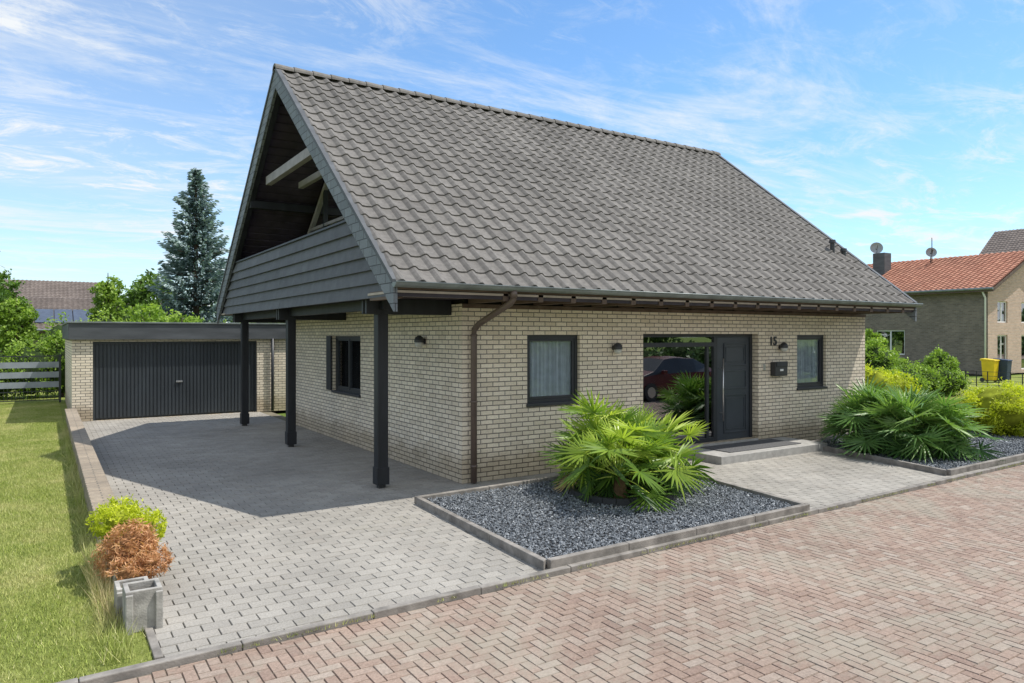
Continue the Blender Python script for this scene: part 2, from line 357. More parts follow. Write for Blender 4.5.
# gravel beds
def bedpoly(name,poly,n,smin,smax,loc,zb=.03):
    G=group(name,loc)
    mesh('gravel_fill',[(x,y,zb) for x,y in poly],[(0,1,2,3)],M['gravelbase'],G)
    xs=[p[0] for p in poly]; ys=[p[1] for p in poly]
    P=[]
    while len(P)<n:
        p=(random.uniform(min(xs),max(xs)),random.uniform(min(ys),max(ys)))
        if inside(p,poly): P.append(p)
    P=np.array(P); n=len(P)
    O=np.array([(1,0,0),(0,1,0),(-1,0,0),(0,-1,0),(0,0,1),(0,0,-1)],float)
    S=rng.uniform(smin,smax,(n,1,3)); S[:,:,2]*=.75
    v=O[None]*S*(1+rng.normal(0,.25,(n,6,1)))
    th=rng.uniform(0,6.28,n); tl=rng.normal(0,.5,n)
    c,s=np.cos(th)[:,None],np.sin(th)[:,None]
    ct,st=np.cos(tl)[:,None],np.sin(tl)[:,None]
    y1=v[:,:,1]*ct-v[:,:,2]*st; z1=v[:,:,1]*st+v[:,:,2]*ct
    x2=v[:,:,0]*c-y1*s; y2=v[:,:,0]*s+y1*c
    V=np.stack([x2+P[:,0:1],y2+P[:,1:2],z1+zb+.006+rng.uniform(0,.014,(n,1))],2).reshape(-1,3)
    T=np.array([(0,1,4),(1,2,4),(2,3,4),(3,0,4),(1,0,5),(2,1,5),(3,2,5),(0,3,5)])
    F=(np.arange(n)[:,None,None]*6+T[None]).reshape(-1,3)
    mesh('gravel_stones',V,F,M['gravel'],G,rnd=np.repeat(rng.beta(1.6,2.0,n),8),uv=False)
    q=len(poly)
    for i in range(q):
        A=Vector(poly[i]);B=Vector(poly[(i+1)%q]); d=(B-A).normalized(); nrm=Vector((d.y,-d.x)); L=(B-A).length; w=.07
        k=max(1,round(L/1.0)); V=[];F=[]
        for s in range(k):
            a0=A+d*(L*s/k+(.003 if s else 0)); a1=A+d*(L*(s+1)/k-.003); b=len(V)
            for z in (-.06,.09):
                V+=[(*a0,z),(*a1,z),(*(a1+nrm*w+(d*w if s==k-1 else d*0)),z),(*(a0+nrm*w),z)]
            F+=[tuple(b+t for t in f) for f in BF]
        o=mesh('edging_stone',V,F,M['edging'],G); m=o.modifiers.new('b','BEVEL'); m.width=.008; m.segments=2
    return G
bedpoly('gravel_bed',BED1,21000,.009,.020,(.8,-2.3,0))
bedpoly('gravel_bed',BED2,14000,.014,.028,(9,-2,0))

# ------------------------------------------------------------------ HOUSE
H=group('brick_house',(5,4.5,0))
X0,X1=-1.53,10.57; YE,YR=-1.0,4.5; ZE,ZR=2.86,7.22; YB=2*YR-YE
SL=(ZR-ZE)/(YR-YE)
WX=10.31; WY=9.3; WT=2.66
def wall(name,axis,c,inw,u0,u1,z0,z1,ops,mat,parent,depth=.16):
    us=sorted({u0,u1,*[o[0] for o in ops],*[o[1] for o in ops]}); zs=sorted({z0,z1,*[o[2] for o in ops],*[o[3] for o in ops]})
    V=[];F=[]
    def P(u,w,z): return (u,c+inw*w,z) if axis=='y' else (c+inw*w,u,z)
    def q(p): b=len(V); V.extend(p); F.append((b,b+1,b+2,b+3))
    for i in range(len(us)-1):
        for j in range(len(zs)-1):
            um=(us[i]+us[i+1])/2; zm=(zs[j]+zs[j+1])/2
            if any(o[0]<um<o[1] and o[2]<zm<o[3] for o in ops): continue
            q([P(us[i],0,zs[j]),P(us[i+1],0,zs[j]),P(us[i+1],0,zs[j+1]),P(us[i],0,zs[j+1])])
    for o in ops:
        d=o[4] if len(o)>4 else depth
        a,b_,e,f=o[:4]
        q([P(a,0,e),P(a,d,e),P(a,d,f),P(a,0,f)]);q([P(b_,0,e),P(b_,d,e),P(b_,d,f),P(b_,0,f)])
        q([P(a,0,f),P(b_,0,f),P(b_,d,f),P(a,d,f)]);q([P(a,0,e),P(b_,0,e),P(b_,d,e),P(a,d,e)])
    return mesh(name,V,F,mat,parent)
W1=(1.16,2.20,1.12,2.20); W2=(7.88,8.86,1.10,2.20); EN=(3.60,6.66,.17,2.22,.30)
wall('front_wall','y',0,1,0,WX,0,WT,[W1,W2,EN],M['brick'],H)
SW=(4.1,5.7,1.02,2.18)
wall('side_wall','x',0,1,0,WY,0,WT,[SW],M['brick'],H)
wall('right_wall','x',WX,-1,0,WY,0,WT,[],M['brick'],H)
wall('rear_wall','y',WY,-1,0,WX,0,WT,[],M['brick'],H)
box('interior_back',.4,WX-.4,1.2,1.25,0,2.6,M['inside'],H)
box('upper_floor',.05,WX-.05,.05,WY-.05,2.67,2.72,M['inside'],H)
def bx(axis,c,inw,u0,u1,w0,w1,z0,z1):
    a,b=sorted((c+inw*w0,c+inw*w1))
    return (u0,u1,a,b,z0,z1) if axis=='y' else (a,b,u0,u1,z0,z1)
def window(name,axis,c,inw,op,split=None,curtain=True,fw=.055,glass='glass',parent=H):
    u0,u1,z0,z1=op[:4]; L=[]; d0,d1=.06,.12
    B=lambda *a: L.append(bx(axis,c,inw,*a))
    B(u0,u1,d0,d1,z0,z0+fw);B(u0,u1,d0,d1,z1-fw,z1);B(u0,u0+fw,d0,d1,z0+fw,z1-fw);B(u1-fw,u1,d0,d1,z0+fw,z1-fw)
    if split:
        for s in split: B(s-.03,s+.03,d0,d1,z0+fw,z1-fw)
    B(u0+fw,u1-fw,d0+.015,d1,z0+fw,z0+fw+.045);B(u0+fw,u1-fw,d0+.015,d1,z1-fw-.045,z1-fw)
    B(u0+fw,u0+fw+.045,d0+.015,d1,z0+fw+.045,z1-fw-.045);B(u1-fw-.045,u1-fw,d0+.015,d1,z0+fw+.045,z1-fw-.045)
    boxes(name+'_frame',L,M['anth'],parent,.004)
    gq=bx(axis,c,inw,u0+fw,u1-fw,.100,.106,z0+fw,z1-fw); box(name+'_glass',*gq,M[glass],parent)
    sl=bx(axis,c,inw,u0-.02,u1+.02,-.035,.065,z0-.045,z0+.004); box(name+'_sill',*sl,M['anth'],parent,.006)
    if curtain:
        n=200;V=[];F=[]
        for i in range(n+1):
            t=i/n; u=u0+.05+(u1-u0-.1)*t; w=.165+.024*math.sin(t*62+2*math.sin(t*9))+.010*math.sin(t*121)
            for z in (z0,z1):
                V.append((u,c+inw*w,z) if axis=='y' else (c+inw*w,u,z))
        for i in range(n): F.append((2*i,2*i+2,2*i+3,2*i+1))
        mesh(name+'_curtain',V,F,M['curtain'],parent,smooth=True)
window('front_window','y',0,1,W1); window('hall_window','y',0,1,W2)
window('side_window','x',0,1,SW,split=[4.9],curtain=True)
boxes('side_shutter',[(-.05,-.015,5.72,6.0,1.02,2.18)],M['anth'],H,.004)
L=[];E0,E1,EZ0,EZ1=3.60,6.66,.17,2.22; DX=5.60
f=.07
for r_ in [(E0,E1,.14,.22,EZ1-.06,EZ1),(E0,E0+f,.14,.22,EZ0,EZ1-.06),(E1-f,E1,.14,.22,EZ0,EZ1-.06),(DX-.05,DX+.05,.14,.22,EZ0,EZ1-.06),
           (E0+f,DX-.05,.14,.22,EZ0,EZ0+.08),(E0+f,DX-.05,.14,.22,1.98,2.06)]:
    L.append(r_)
L.append((5.36,5.42,.145,.215,EZ0+.08,1.98))
boxes('entrance_frame',L,M['anth'],H,.004)
box('entrance_glass',E0+f,DX-.05,.175,.183,EZ0+.08,EZ1-.06,M['glassd'],H)
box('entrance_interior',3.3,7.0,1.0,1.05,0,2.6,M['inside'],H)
box('entrance_interior_floor',3.4,7.0,.3,1.0,.10,.14,M['stone'],H)
D=[(DX+.05,E1-f,.17,.215,EZ0,EZ1-.06)]
door=boxes('front_door',D,M['door'],H,.004)
ML=[]
def moulding(a,b,z0,z1,w=.026,p=.022):
    y0,y1=.17-p,.171
    ML.extend([(a,b,y0,y1,z0,z0+w),(a,b,y0,y1,z1-w,z1),(a,a+w,y0,y1,z0+w,z1-w),(b-w,b,y0,y1,z0+w,z1-w)])
dl,dr=DX+.05,E1-f
moulding(dl+.20,dr-.09,.30,1.05); moulding(dl+.26,dr-.15,.37,.98,.014,.012)
moulding(dl+.20,dr-.09,1.15,1.52); moulding(dl+.20,dr-.09,1.60,2.04);moulding(dl+.26,dr-.15,1.67,1.97,.014,.012)
boxes('door_mouldings',ML,M['door'],H,.003)
tube('door_handle_bar',[(dl+.1,.09,.55),(dl+.1,.09,1.75)],.014,M['chrome'],H)
boxes('door_handle_mounts',[(dl+.09,dl+.11,.09,.17,.70,.72),(dl+.09,dl+.11,.09,.17,1.55,1.57)],M['chrome'],H)
box('entrance_step',4.45,7.42,-1.0,-.002,-.01,.135,M['stone'],H,.008)
boxes('entrance_threshold',[(E0,E1,-.001,.30,.12,.168)],M['stone'],H)
box('doormat',4.9,6.9,-.80,-.12,.136,.150,M['mat'],H,.004)
def lamp(name,x,y,z,side=False):
    pr=[]
    dx,dy=((0,-1) if not side else (-1,0))
    pr.append(tube_data([(x,y,z),(x+dx*.02,y+dy*.02,z)],.045,14))
    pr.append(tube_data([(x,y,z),(x+dx*.09,y+dy*.09,z+.06)],.015,8))
    mesh(name+'_base',*merge(pr),M['lamp'],H)
    c=(x+dx*.10,y+dy*.10,z)
    V,F=tube_data([(c[0],c[1],z+.09),(c[0],c[1],z+.065),(c[0],c[1],z+.02),(c[0],c[1],z-.02)],[.025,.06,.08,.08],18); mesh(name+'_shade',V,F,M['lamp'],H,smooth=False)
    V,F=tube_data([(c[0],c[1],z-.022),(c[0],c[1],z-.075),(c[0],c[1],z-.095)],[.07,.06,.03],16); mesh(name+'_diffuser',V,F,M['lampglass'],H,smooth=True)
lamp('wall_lamp',2.93,0,1.98); lamp('door_lamp',7.32,0,1.96); lamp('side_lamp',0,1.25,2.10,True)
MB=[(7.02,7.40,-.13,-.003,1.38,1.66)]
boxes('mailbox',MB,M['lamp'],H,.012); boxes('mailbox_flap',[(7.04,7.38,-.15,-.131,1.57,1.67)],M['anth'],H,.006)
box('mailbox_label',7.16,7.26,-.134,-.131,1.48,1.52,M['white'],H)
cu=bpy.data.curves.new('house_number','FONT'); cu.body='15'; cu.size=.24; cu.extrude=.008; cu.offset=.006; cu.materials.append(M['lamp'])
o=bpy.data.objects.new('house_number',cu); COL.objects.link(o); o.parent=H; o.location=Vector((6.98,-.012,2.0))-Vector(H.location); o.rotation_euler=(R(90),0,0)
box('doorbell',6.80,6.86,-.02,-.003,1.50,1.62,M['chrome'],H,.004)
def gable(name,x,th,mat,zb,drop):
    zr=lambda y:(ZE+SL*(y-YE) if y<YR else ZE+SL*(YB-y))-drop
    y0,y1=.02,WY-.02
    pts=[(y0,zb),(y1,zb),(y1,max(zb,zr(y1))),(YR,zr(YR)),(y0,max(zb,zr(y0)))]
    V=[(x,y,z) for y,z in pts]+[(x+th,y,z) for y,z in pts]; n=5
    F=[tuple(range(n)),tuple(range(n,2*n))[::-1]]+[(i,(i+1)%n,(i+1)%n+n,i+n) for i in range(n)]
    return mesh(name,V,F,mat,H)
gable('left_gable_wall',0.0,.1,M['dark'],2.73,.22)
gable('right_gable_wall',WX-.12,.1,M['slate'],2.67,.22)
bt=[]
y=.3
while y<WY:
    z=(ZE+SL*(y-YE) if y<YR else ZE+SL*(YB-y))-.3
    if z>2.9: bt.append((-.012,-.001,y,y+.02,2.8,z))
    y+=.14
boxes('gable_battens',bt,M['black'],H)
def prism_x(name,pts,x0,x1,mat,parent=H):
    n=len(pts); V=[(x0,y,z) for y,z in pts]+[(x1,y,z) for y,z in pts]
    F=[tuple(range(n)),tuple(range(n,2*n))[::-1]]+[(i,(i+1)%n,(i+1)%n+n,i+n) for i in range(n)]
    return mesh(name,V,F,mat,parent)
zz=lambda y: ZE+SL*(YB-y)-.55
prism_x('loggia_glass',[(4.8,2.95),(7.4,2.95),(7.4,zz(7.4)),(4.8,zz(4.8))],-.030,-.022,M['glassd'])
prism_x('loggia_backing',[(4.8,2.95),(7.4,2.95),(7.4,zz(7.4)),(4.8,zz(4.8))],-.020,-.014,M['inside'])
def bar_x(name,p,q,w,x0,x1,mat):
    (y0,z0),(y1,z1)=p,q; d=Vector((y1-y0,z1-z0)).normalized(); n=Vector((-d.y,d.x))*w/2
    return prism_x(name,[(y0-n.x,z0-n.y),(y1-n.x,z1-n.y),(y1+n.x,z1+n.y),(y0+n.x,z0+n.y)],x0,x1,mat)
bar_x('loggia_frame_top',(4.75,zz(4.75)),(7.45,zz(7.45)),.09,-.075,-.031,M['greypaint'])
for k,yy in enumerate((4.8,6.1,7.4)): bar_x('loggia_frame_%d'%k,(yy,2.9),(yy,zz(yy)-.05),.08,-.072,-.032,M['anth'])
bar_x('loggia_frame_mid',(4.8,4.6),(7.2,4.6),.06,-.070,-.033,M['greypaint'])
box('carport_ceiling',-1.40,-.002,.0,WY,2.725,2.80,M['dark'],H)
zt=lambda y:(ZE+SL*(y-YE) if y<=YR else ZE+SL*(YB-y))
def slab(name,top,bot,x0,x1,y0,y1,mat):
    P=[(y0,zt(y0)-top),(YR,zt(YR)-top),(y1,zt(y1)-top),(y1,zt(y1)-bot),(YR,zt(YR)-bot),(y0,zt(y0)-bot)]
    V=[(x0,y,z) for y,z in P]+[(x1,y,z) for y,z in P]
    F=[(0,1,4,5),(1,2,3,4),(6,11,10,7),(7,10,9,8),(0,6,7,1),(1,7,8,2),(2,8,9,3),(3,9,10,4),(4,10,11,5),(5,11,6,0)]
    return mesh(name,V,F,mat,H)
slab('roof_deck',.03,.20,X0+.06,X1-.06,YE+.03,YB-.03,M['dark'])
for nm,x0,x1 in (('left_verge_board',X0,X0+.055),('right_verge_board',X1-.055,X1)):
    slab(nm,.015,.36,x0,x1,YE-.01,YB+.01,M['slate'])
for nm,x0,x1 in (('left_verge_cap',X0-.02,X0+.075),('right_verge_cap',X1-.075,X1+.02)):
    slab(nm,-.055,.012,x0,x1,YE-.02,YB+.02,M['fascia'])
slab('inner_rafter',.21,.38,X0+.06,X0+.16,YE+.35,YB-.35,M['black'])
sb=[]
for sgn in (0,1):
    yy=.1
    while yy<YR-.1:
        y0=yy if not sgn else 2*YR-yy
        sb.append(y0); yy+=.16
V=[];F=[]
for y0 in sb:
    z=zt(y0)-.203; b=len(V); s=1 if y0<YR else -1
    y1=y0+s*.135; z1=zt(y1)-.203
    for x in (X0+.17,-.02): V+=[(x,y0,z),(x,y1,z1),(x,y1,z1-.014),(x,y0,z-.014)]
    F+=[(b,b+1,b+2,b+3),(b+4,b+7,b+6,b+5),(b,b+4,b+5,b+1),(b+3,b+2,b+6,b+7),(b,b+3,b+7,b+4),(b+1,b+5,b+6,b+2)]
mesh('overhang_boards',V,F,simple('purple_brown_boards',(.060,.048,.068),.5,.4,0,4,.3,.2,30),H)
def tiles(name,x0,x1,y_e,z_e,y_r,z_r,nx,ny,mat,parent,amp=.021,sub=10,lift=.024):
    d=Vector((0,y_r-y_e,z_r-z_e)); L=d.length; d/=L
    nrm=Vector((0,-d.z,d.y)) if d.y>0 else Vector((0,d.z,-d.y))
    xs=np.linspace(x0,x1,nx*sub+1); u=(np.arange(nx*sub+1)/sub)
    ph=u%1.0
    h=amp*(2.1*np.where(ph<.5,np.sin(np.pi*ph/.5)**1.2,-.16*np.sin(np.pi*(ph-.5)/.5))-.7)
    rows=[];
    for c in range(ny):
        v0=L*c/ny; v1=L*(c+1)/ny
        jt=np.repeat(rng.normal(0,.0015,nx),sub); jt=np.append(jt,jt[-1])
        jl=np.repeat(rng.normal(0,.0015,nx),sub); jl=np.append(jl,jl[-1])
        rows+= [(v0+jl,h-.002),(v0+jl,h+lift+jt),(v0+.03+jl,h+lift+.002+jt),(v1+.02,h+.003)]
    V=[]
    for v,hh in rows:
        p=np.stack([xs,y_e+d.y*v+nrm.y*hh+np.zeros_like(xs),z_e+d.z*v+nrm.z*hh+np.zeros_like(xs)],1); V.append(p)
    V=np.concatenate(V); n=len(xs); F=[];RN=[]
    rv=rng.random((ny,nx)); ii=np.arange(n-1)
    for c in range(ny):
        for k in range(3):
            b=(c*4+k)*n
            F.append(np.stack([b+ii,b+ii+1,b+n+ii+1,b+n+ii],1)); RN.append(np.repeat(rv[c],sub))
    return mesh(name,V,np.concatenate(F),mat,parent,rnd=np.concatenate(RN),uv=False)
tiles('front_roof_tiles',X0+.02,X1-.02,YE-.04,ZE-.0,YR,ZR+.0,42,22,M['tile'],H)
tiles('rear_roof_tiles',X0+.02,X1-.02,YB+.04,ZE,YR,ZR,42,22,M['tile'],H)
V=[];F=[];RN=[]
x=X0-.02; 
while x<X1:
    x1=min(x+.36,X1+.02); b=len(V); r0,r1=.12,.105
    for (xx,r) in ((x,r0),(x+.03,r0),(x1+.02,r1)):
        for k in range(9):
            t=math.pi*k/8; V.append((xx,YR-math.cos(t)*r*1.05,ZR-.03+math.sin(t)*r))
    for s in range(2):
        for k in range(8): F.append((b+s*9+k,b+s*9+k+1,b+(s+1)*9+k+1,b+(s+1)*9+k))
    F.append(tuple(b+k for k in range(9))); rr=random.random(); RN+=[rr]*17
    x=x1
mesh('ridge_tiles',V,F,M['tile'],H,rnd=RN,uv=False)
rf=[];x=.1
while x<X1-.15:
    rf.append((x,x+.09,-.985,-.002,2.665,2.78)); x+=.585
rf.append((X0+.07,X0+.16,-.93,-.05,2.665,2.78))
boxes('rafter_tails',rf,M['brownwood'],H,.004)
box('eave_soffit',X0+.06,X1-.06,-.985,.0,2.735,2.765,M['soffit'],H)
box('wall_plate',0,WX,-.03,-.001,2.60,2.66,M['brownwood'],H)
box('eave_fascia',X0+.06,X1-.06,-1.0,-.986,2.775,2.85,M['brownwood'],H,.002)
box('rear_soffit',X0+.06,X1-.06,WY,YB-.05,2.70,2.73,M['soffit'],H)
def gutter(name,x0,x1,y,z,r,mat,parent):
    V=[];F=[]; n=10
    for x in (x0,x1):
        for rr in (r,r-.006):
            for k in range(n+1):
                t=math.pi+math.pi*k/n; V.append((x,y+math.cos(t)*rr,z+math.sin(t)*rr))
    m=n+1
    for k in range(n):
        F.append((k,k+1,2*m+k+1,2*m+k)); F.append((m+k,3*m+k,3*m+k+1,m+k+1))
    F.append((0,2*m,3*m,m)); F.append((n,m+n,3*m+n,2*m+n))
    F.append(tuple(range(m))); F.append(tuple(2*m+k for k in range(m))[::-1])
    mesh(name,V,F,mat,parent,smooth=False)
    V,F=tube_data([(x0,y-r,z),(x1,y-r,z)],.010,8); mesh(name+'_bead',V,F,mat,parent,smooth=True)
gutter('gutter',X0-.02,X1+.02,-1.065,2.86,.066,M['gutter'],H)
gb=[]
x=X0+.4
while x<X1:
    gb.append((x,x+.02,-1.137,-1.0,2.856,2.872)); x+=.62
boxes('gutter_brackets',gb,M['gutter'],H)
dp=[(.22,-1.06,2.80),(.22,-1.06,2.70),(.21,-1.0,2.64),(.17,-.20,2.36),(.15,-.10,2.28),(.15,-.09,2.2),(.15,-.09,0.02)]
tube('downpipe',dp,.046,M['pipe'],H,12)
for z in (2.18,1.2,.25): tube('downpipe_clamp',[(.15,-.09,z),(.15,-.09,z+.03)],.054,M['pipe'],H,12)
tube('downpipe_outlet',[(.22,-1.06,2.81),(.22,-1.06,2.71)],.052,M['pipe'],H,12)
PO=[.42,4.98,8.9]; px=-1.10
for y in PO:
    box('carport_post',px-.08,px+.08,y-.08,y+.08,.07,2.52,M['black'],H,.008)
    boxes('post_shoe',[(px-.05,px+.05,y-.05,y+.05,-.01,.07)],M['lamp'],H)
    boxes('post_sleeve',[(px-.092,px+.092,y-.092,y+.092,.05,.30)],M['black'],H,.004)
    boxes('cross_beam',[(-1.36,-.003,y-.10,y-.03,2.50,2.724),(-1.36,-.003,y+.03,y+.10,2.50,2.724)],M['black'],H,.005)
box('edge_beam',px-.06,px+.06,.20,WY,2.565,2.723,M['black'],H,.004)
V=[];F=[];RN=[]; nb=6; zb0,zb1=2.70,3.85; bh=(zb1-zb0)/nb
for i in range(nb):
    z0=zb0+i*bh; z1=z0+bh+.015
    def ya(z): return max(YE+.35,(z+.30-ZE)/SL+YE)
    a0,a1=ya(z0),ya(z1-.0); b0,b1=2*YR-a0,2*YR-a1
    xo,xi=-1.435,-1.405
    segs=[0,.5,1]
    for s in range(2):
        t0,t1=segs[s]+.0004,segs[s+1]-.0004; b=len(V)
        pt=lambda t,z,aa,bb,x:(x,aa+(bb-aa)*t,z)
        V+=[pt(t0,z0,a0,b0,xo-.034),pt(t1,z0,a0,b0,xo-.034),pt(t1,z0,a0,b0,xi),pt(t0,z0,a0,b0,xi),
            pt(t0,z1,a1,b1,xo+.010),pt(t1,z1,a1,b1,xo+.010),pt(t1,z1,a1,b1,xi),pt(t0,z1,a1,b1,xi)]
        F+=[tuple(b+k for k in f) for f in BF]; RN+=[random.random()]*6
mesh('balcony_cladding',V,F,M['board'],H,rnd=RN)
yl=(zb1+.3-ZE)/SL+YE
box('balcony_handrail',-1.46,-1.36,yl+.1,2*YR-yl-.1,3.865,3.90,M['black'],H,.004)
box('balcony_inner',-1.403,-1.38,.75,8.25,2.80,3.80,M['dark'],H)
box('collar_tie',-1.30,-1.18,2.9,2*YR-2.9,5.33,5.50,M['greypaint'],H,.005)
box('collar_tie_rear',-.62,-.52,2.9,2*YR-2.9,5.33,5.46,M['greypaint'],H,.005)
for yy in (2.2,6.8): box('purlin',-1.46,-.005,yy-.08,yy+.08,zt(yy)-.46,zt(yy)-.30,M['black'],H,.005)
box('ridge_purlin',-1.46,-.005,YR-.08,YR+.08,ZR-.48,ZR-.26,M['black'],H,.005)
for (vx,vy,hh) in ((9.85,.50,.26),(10.2,.45,.12)):
    z=zt(vy); V,F=merge([tube_data([(vx,vy,z-.05),(vx,vy,z+hh)],.05,12),tube_data([(vx,vy,z+hh-.02),(vx,vy,z+hh+.05)],[.08,.065],12)]); mesh('roof_vent',V,F,M['lamp'],H)

# ------------------------------------------------------------------ GARAGE
G=group('garage',(-1,15,0)); GY=12.0
GD=(-4.14,-.06,0.0,2.03)
wall('garage_front_wall','y',GY,1,-4.6,3.2,0,2.10,[GD],M['brick'],G,.18)
wall('garage_left_wall','x',-4.6,1,GY,19,0,2.10,[],M['brick'],G); wall('garage_right_wall','x',3.2,-1,GY,19,0,2.10,[],M['brick'],G); wall('garage_rear_wall','y',19,-1,-4.6,3.2,0,2.10,[],M['brick'],G)
box('garage_fascia',-4.68,3.28,GY-.10,19.1,2.08,2.50,M['fascia'],G,.01)
box('garage_roof_trim',-4.71,3.31,GY-.13,19.13,2.50,2.54,M['gutter'],G,.006)
nr=44; w=(GD[1]-GD[0]-.12)/nr
boxes('garage_door_ribs',[(GD[0]+.06+i*w+.008,GD[0]+.06+(i+1)*w-.020,GY+.085,GY+.115,.05,1.96) for i in range(nr)],M['gdoor'],G,.006)
boxes('garage_door_frame',[(GD[0],GD[1],GY+.08,GY+.16,1.965,2.03),(GD[0],GD[0]+.055,GY+.08,GY+.16,0,1.965),(GD[1]-.055,GD[1],GY+.08,GY+.16,0,1.965)],M['gdoor'],G)
box('garage_door_panel',GD[0]+.056,GD[1]-.056,GY+.112,GY+.15,.02,1.964,M['gdoor'],G)
boxes('garage_door_handle',[(-2.18,-2.02,GY+.05,GY+.084,.92,.96)],M['chrome'],G,.004)
tube('garage_downpipe',[(.35,GY-.07,2.1),(.35,GY-.07,.02)],.04,M['anth'],G)

# ------------------------------------------------------------------ vegetation
def fan_palm(name,loc,stems,nf,Rf,mat,spread,hs):
    P=group(name,loc); V=[];F=[];RN=[];TV=[]
    for s in range(stems):
        an=random.uniform(0,6.28)+s*2.4; rr=spread*math.sqrt((s+.3)/stems)
        base=Vector((loc[0]+rr*math.cos(an),loc[1]+rr*math.sin(an),.03)); top=base+Vector((rr*.15*math.cos(an),rr*.15*math.sin(an),hs*random.uniform(.5,1.0)*(1.25-.5*rr/max(spread,.01))))
        TV.append(tube_data([base,(base+top)/2,top],[.10,.09,.06],9))
        for i in range(nf):
            az=i*2.39996+random.uniform(-.3,.3); u=(i+.5)/nf; el=R(-12+ 94*(1-u)**1.0) ; el+=random.uniform(-.15,.15)
            d=Vector((math.cos(az)*math.cos(el),math.sin(az)*math.cos(el),math.sin(el)))
            Lp=random.uniform(.34,.74)*(1-.1*(el>1)); side=d.cross(Vector((0,0,1)))
            if side.length<.05: side=Vector((1,0,0))
            side.normalize()
            tip=top+d*Lp; tip.z-=.04*math.cos(el)
            if tip.z<.16: tip.z=.16+random.uniform(0,.1)
            pv,pf=tube_data([top,top+d*Lp*.5,tip],[.010,.008,.007],3,False); b=len(V); V+=pv; F+=[tuple(b+k for k in q) for q in pf]; RN+=[.8]*len(pf)
            n0=side.cross(d).normalized()
            if n0.z<0: n0=-n0
            # leaf blade bends outward from the stalk: fan faces up and out
            kink=random.uniform(.25,1.15); ax=(d*math.cos(kink)-n0*math.sin(kink)).normalized()
            roll=random.uniform(-.7,.7)
            s2=(Matrix.Rotation(roll,3,ax)@side); s2=(s2-ax*s2.dot(ax)).normalized(); n2=s2.cross(ax).normalized()
            if n2.z<0: n2=-n2
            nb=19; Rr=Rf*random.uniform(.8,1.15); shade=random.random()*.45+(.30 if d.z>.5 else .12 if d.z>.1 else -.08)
            dead = random.random()<.03 and d.z<.2
            for k in range(nb):
                th=R(-132+264*(k+.5)/nb)+random.uniform(-.04,.04)
                dd=(ax*math.cos(th)+s2*math.sin(th)+n2*.14).normalized(); l=Rr*(.74+.26*math.cos(th*.7))*random.uniform(.92,1.06)
                dr=l*(random.uniform(.0,.08) if random.random()<.8 else random.uniform(.12,.35))
                ww=(dd.cross(n2)).normalized()*(.0175*Rr/.45)
                pts=[(0,.2),(.42,1.0),(.74,.62),(1.0,.0)]
                b=len(V)
                for (t,wf) in pts[:-1]:
                    c=tip+dd*(l*t); c.z-=dr*t*t
                    if c.z<.07: c.z=.07+random.uniform(0,.02)
                    V+=[tuple(c-ww*wf),tuple(c+n2*.008*wf*2),tuple(c+ww*wf)]
                e=tip+dd*l; e.z-=dr
                if e.z<.06: e.z=.06
                V.append(tuple(e))
                for q in range(2):
                    o_=b+q*3; F+=[(o_,o_+3,o_+4,o_+1),(o_+1,o_+4,o_+5,o_+2)]
                F+=[(b+6,b+9,b+7),(b+7,b+9,b+8)]
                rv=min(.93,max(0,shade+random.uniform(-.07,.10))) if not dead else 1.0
                RN+=[rv]*6
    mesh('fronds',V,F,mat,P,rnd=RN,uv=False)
    v,f=merge(TV); mesh('stems',v,f,M['thatch'],P)
    return P
def ring(name,cx,cy,r,n,parent):
    V=[];F=[]
    for i in range(n):
        t0=2*math.pi*i/n; t1=2*math.pi*(i+.95)/n; b=len(V)
        for z in (.03,.13):
            for (rr,t) in ((r,t0),(r,t1),(r+.06,t1),(r+.06,t0)): V.append((cx+rr*math.cos(t),cy+rr*math.sin(t),z))
        F+=[tuple(b+k for k in f) for f in BF]
    mesh(name,V,F,M['lamp'],parent)
p1=fan_palm('fan_palm',(1.46,-1.95,0),6,25,.42,M['palm'],.50,.55); ring('palm_ring',1.42,-1.95,.66,26,p1)
p2=fan_palm('fan_palm',(8.35,-1.85,0),7,27,.50,M['palm2'],.70,.50)

def leafq(C,size,asp=.5,var=.35,up=0):
    n=len(C); d=rng.normal(0,1,(n,3)); d[:,2]+=up; d/=np.linalg.norm(d,axis=1)[:,None]
    e=rng.normal(0,1,(n,3)); e=np.cross(d,e); e/=np.linalg.norm(e,axis=1)[:,None]
    s=(size*(1+rng.uniform(-var,var,n)))[:,None]
    V=np.stack([C-d*s,C+e*s*asp,C+d*s,C-e*s*asp],1).reshape(-1,3)
    return V,np.arange(4*n).reshape(-1,4)
def sph(n):
    d=rng.normal(0,1,(n,3)); return d/np.linalg.norm(d,axis=1)[:,None]
def core(name,c,r,mat,parent,ns=.15):
    V=[];F=[];a,b=14,20
    for i in range(a+1):
        for j in range(b):
            th=math.pi*i/a; ph=2*math.pi*j/b; k=1+ns*math.sin(3*ph+i)*math.sin(th*4)
            V.append((c[0]+r[0]*k*math.sin(th)*math.cos(ph),c[1]+r[1]*k*math.sin(th)*math.sin(ph),max(0.0,c[2]+r[2]*k*math.cos(th))))
    for i in range(a):
        for j in range(b): F.append((i*b+j,i*b+(j+1)%b,(i+1)*b+(j+1)%b,(i+1)*b+j))
    mesh(name,V,F,mat,parent,smooth=True,uv=False)
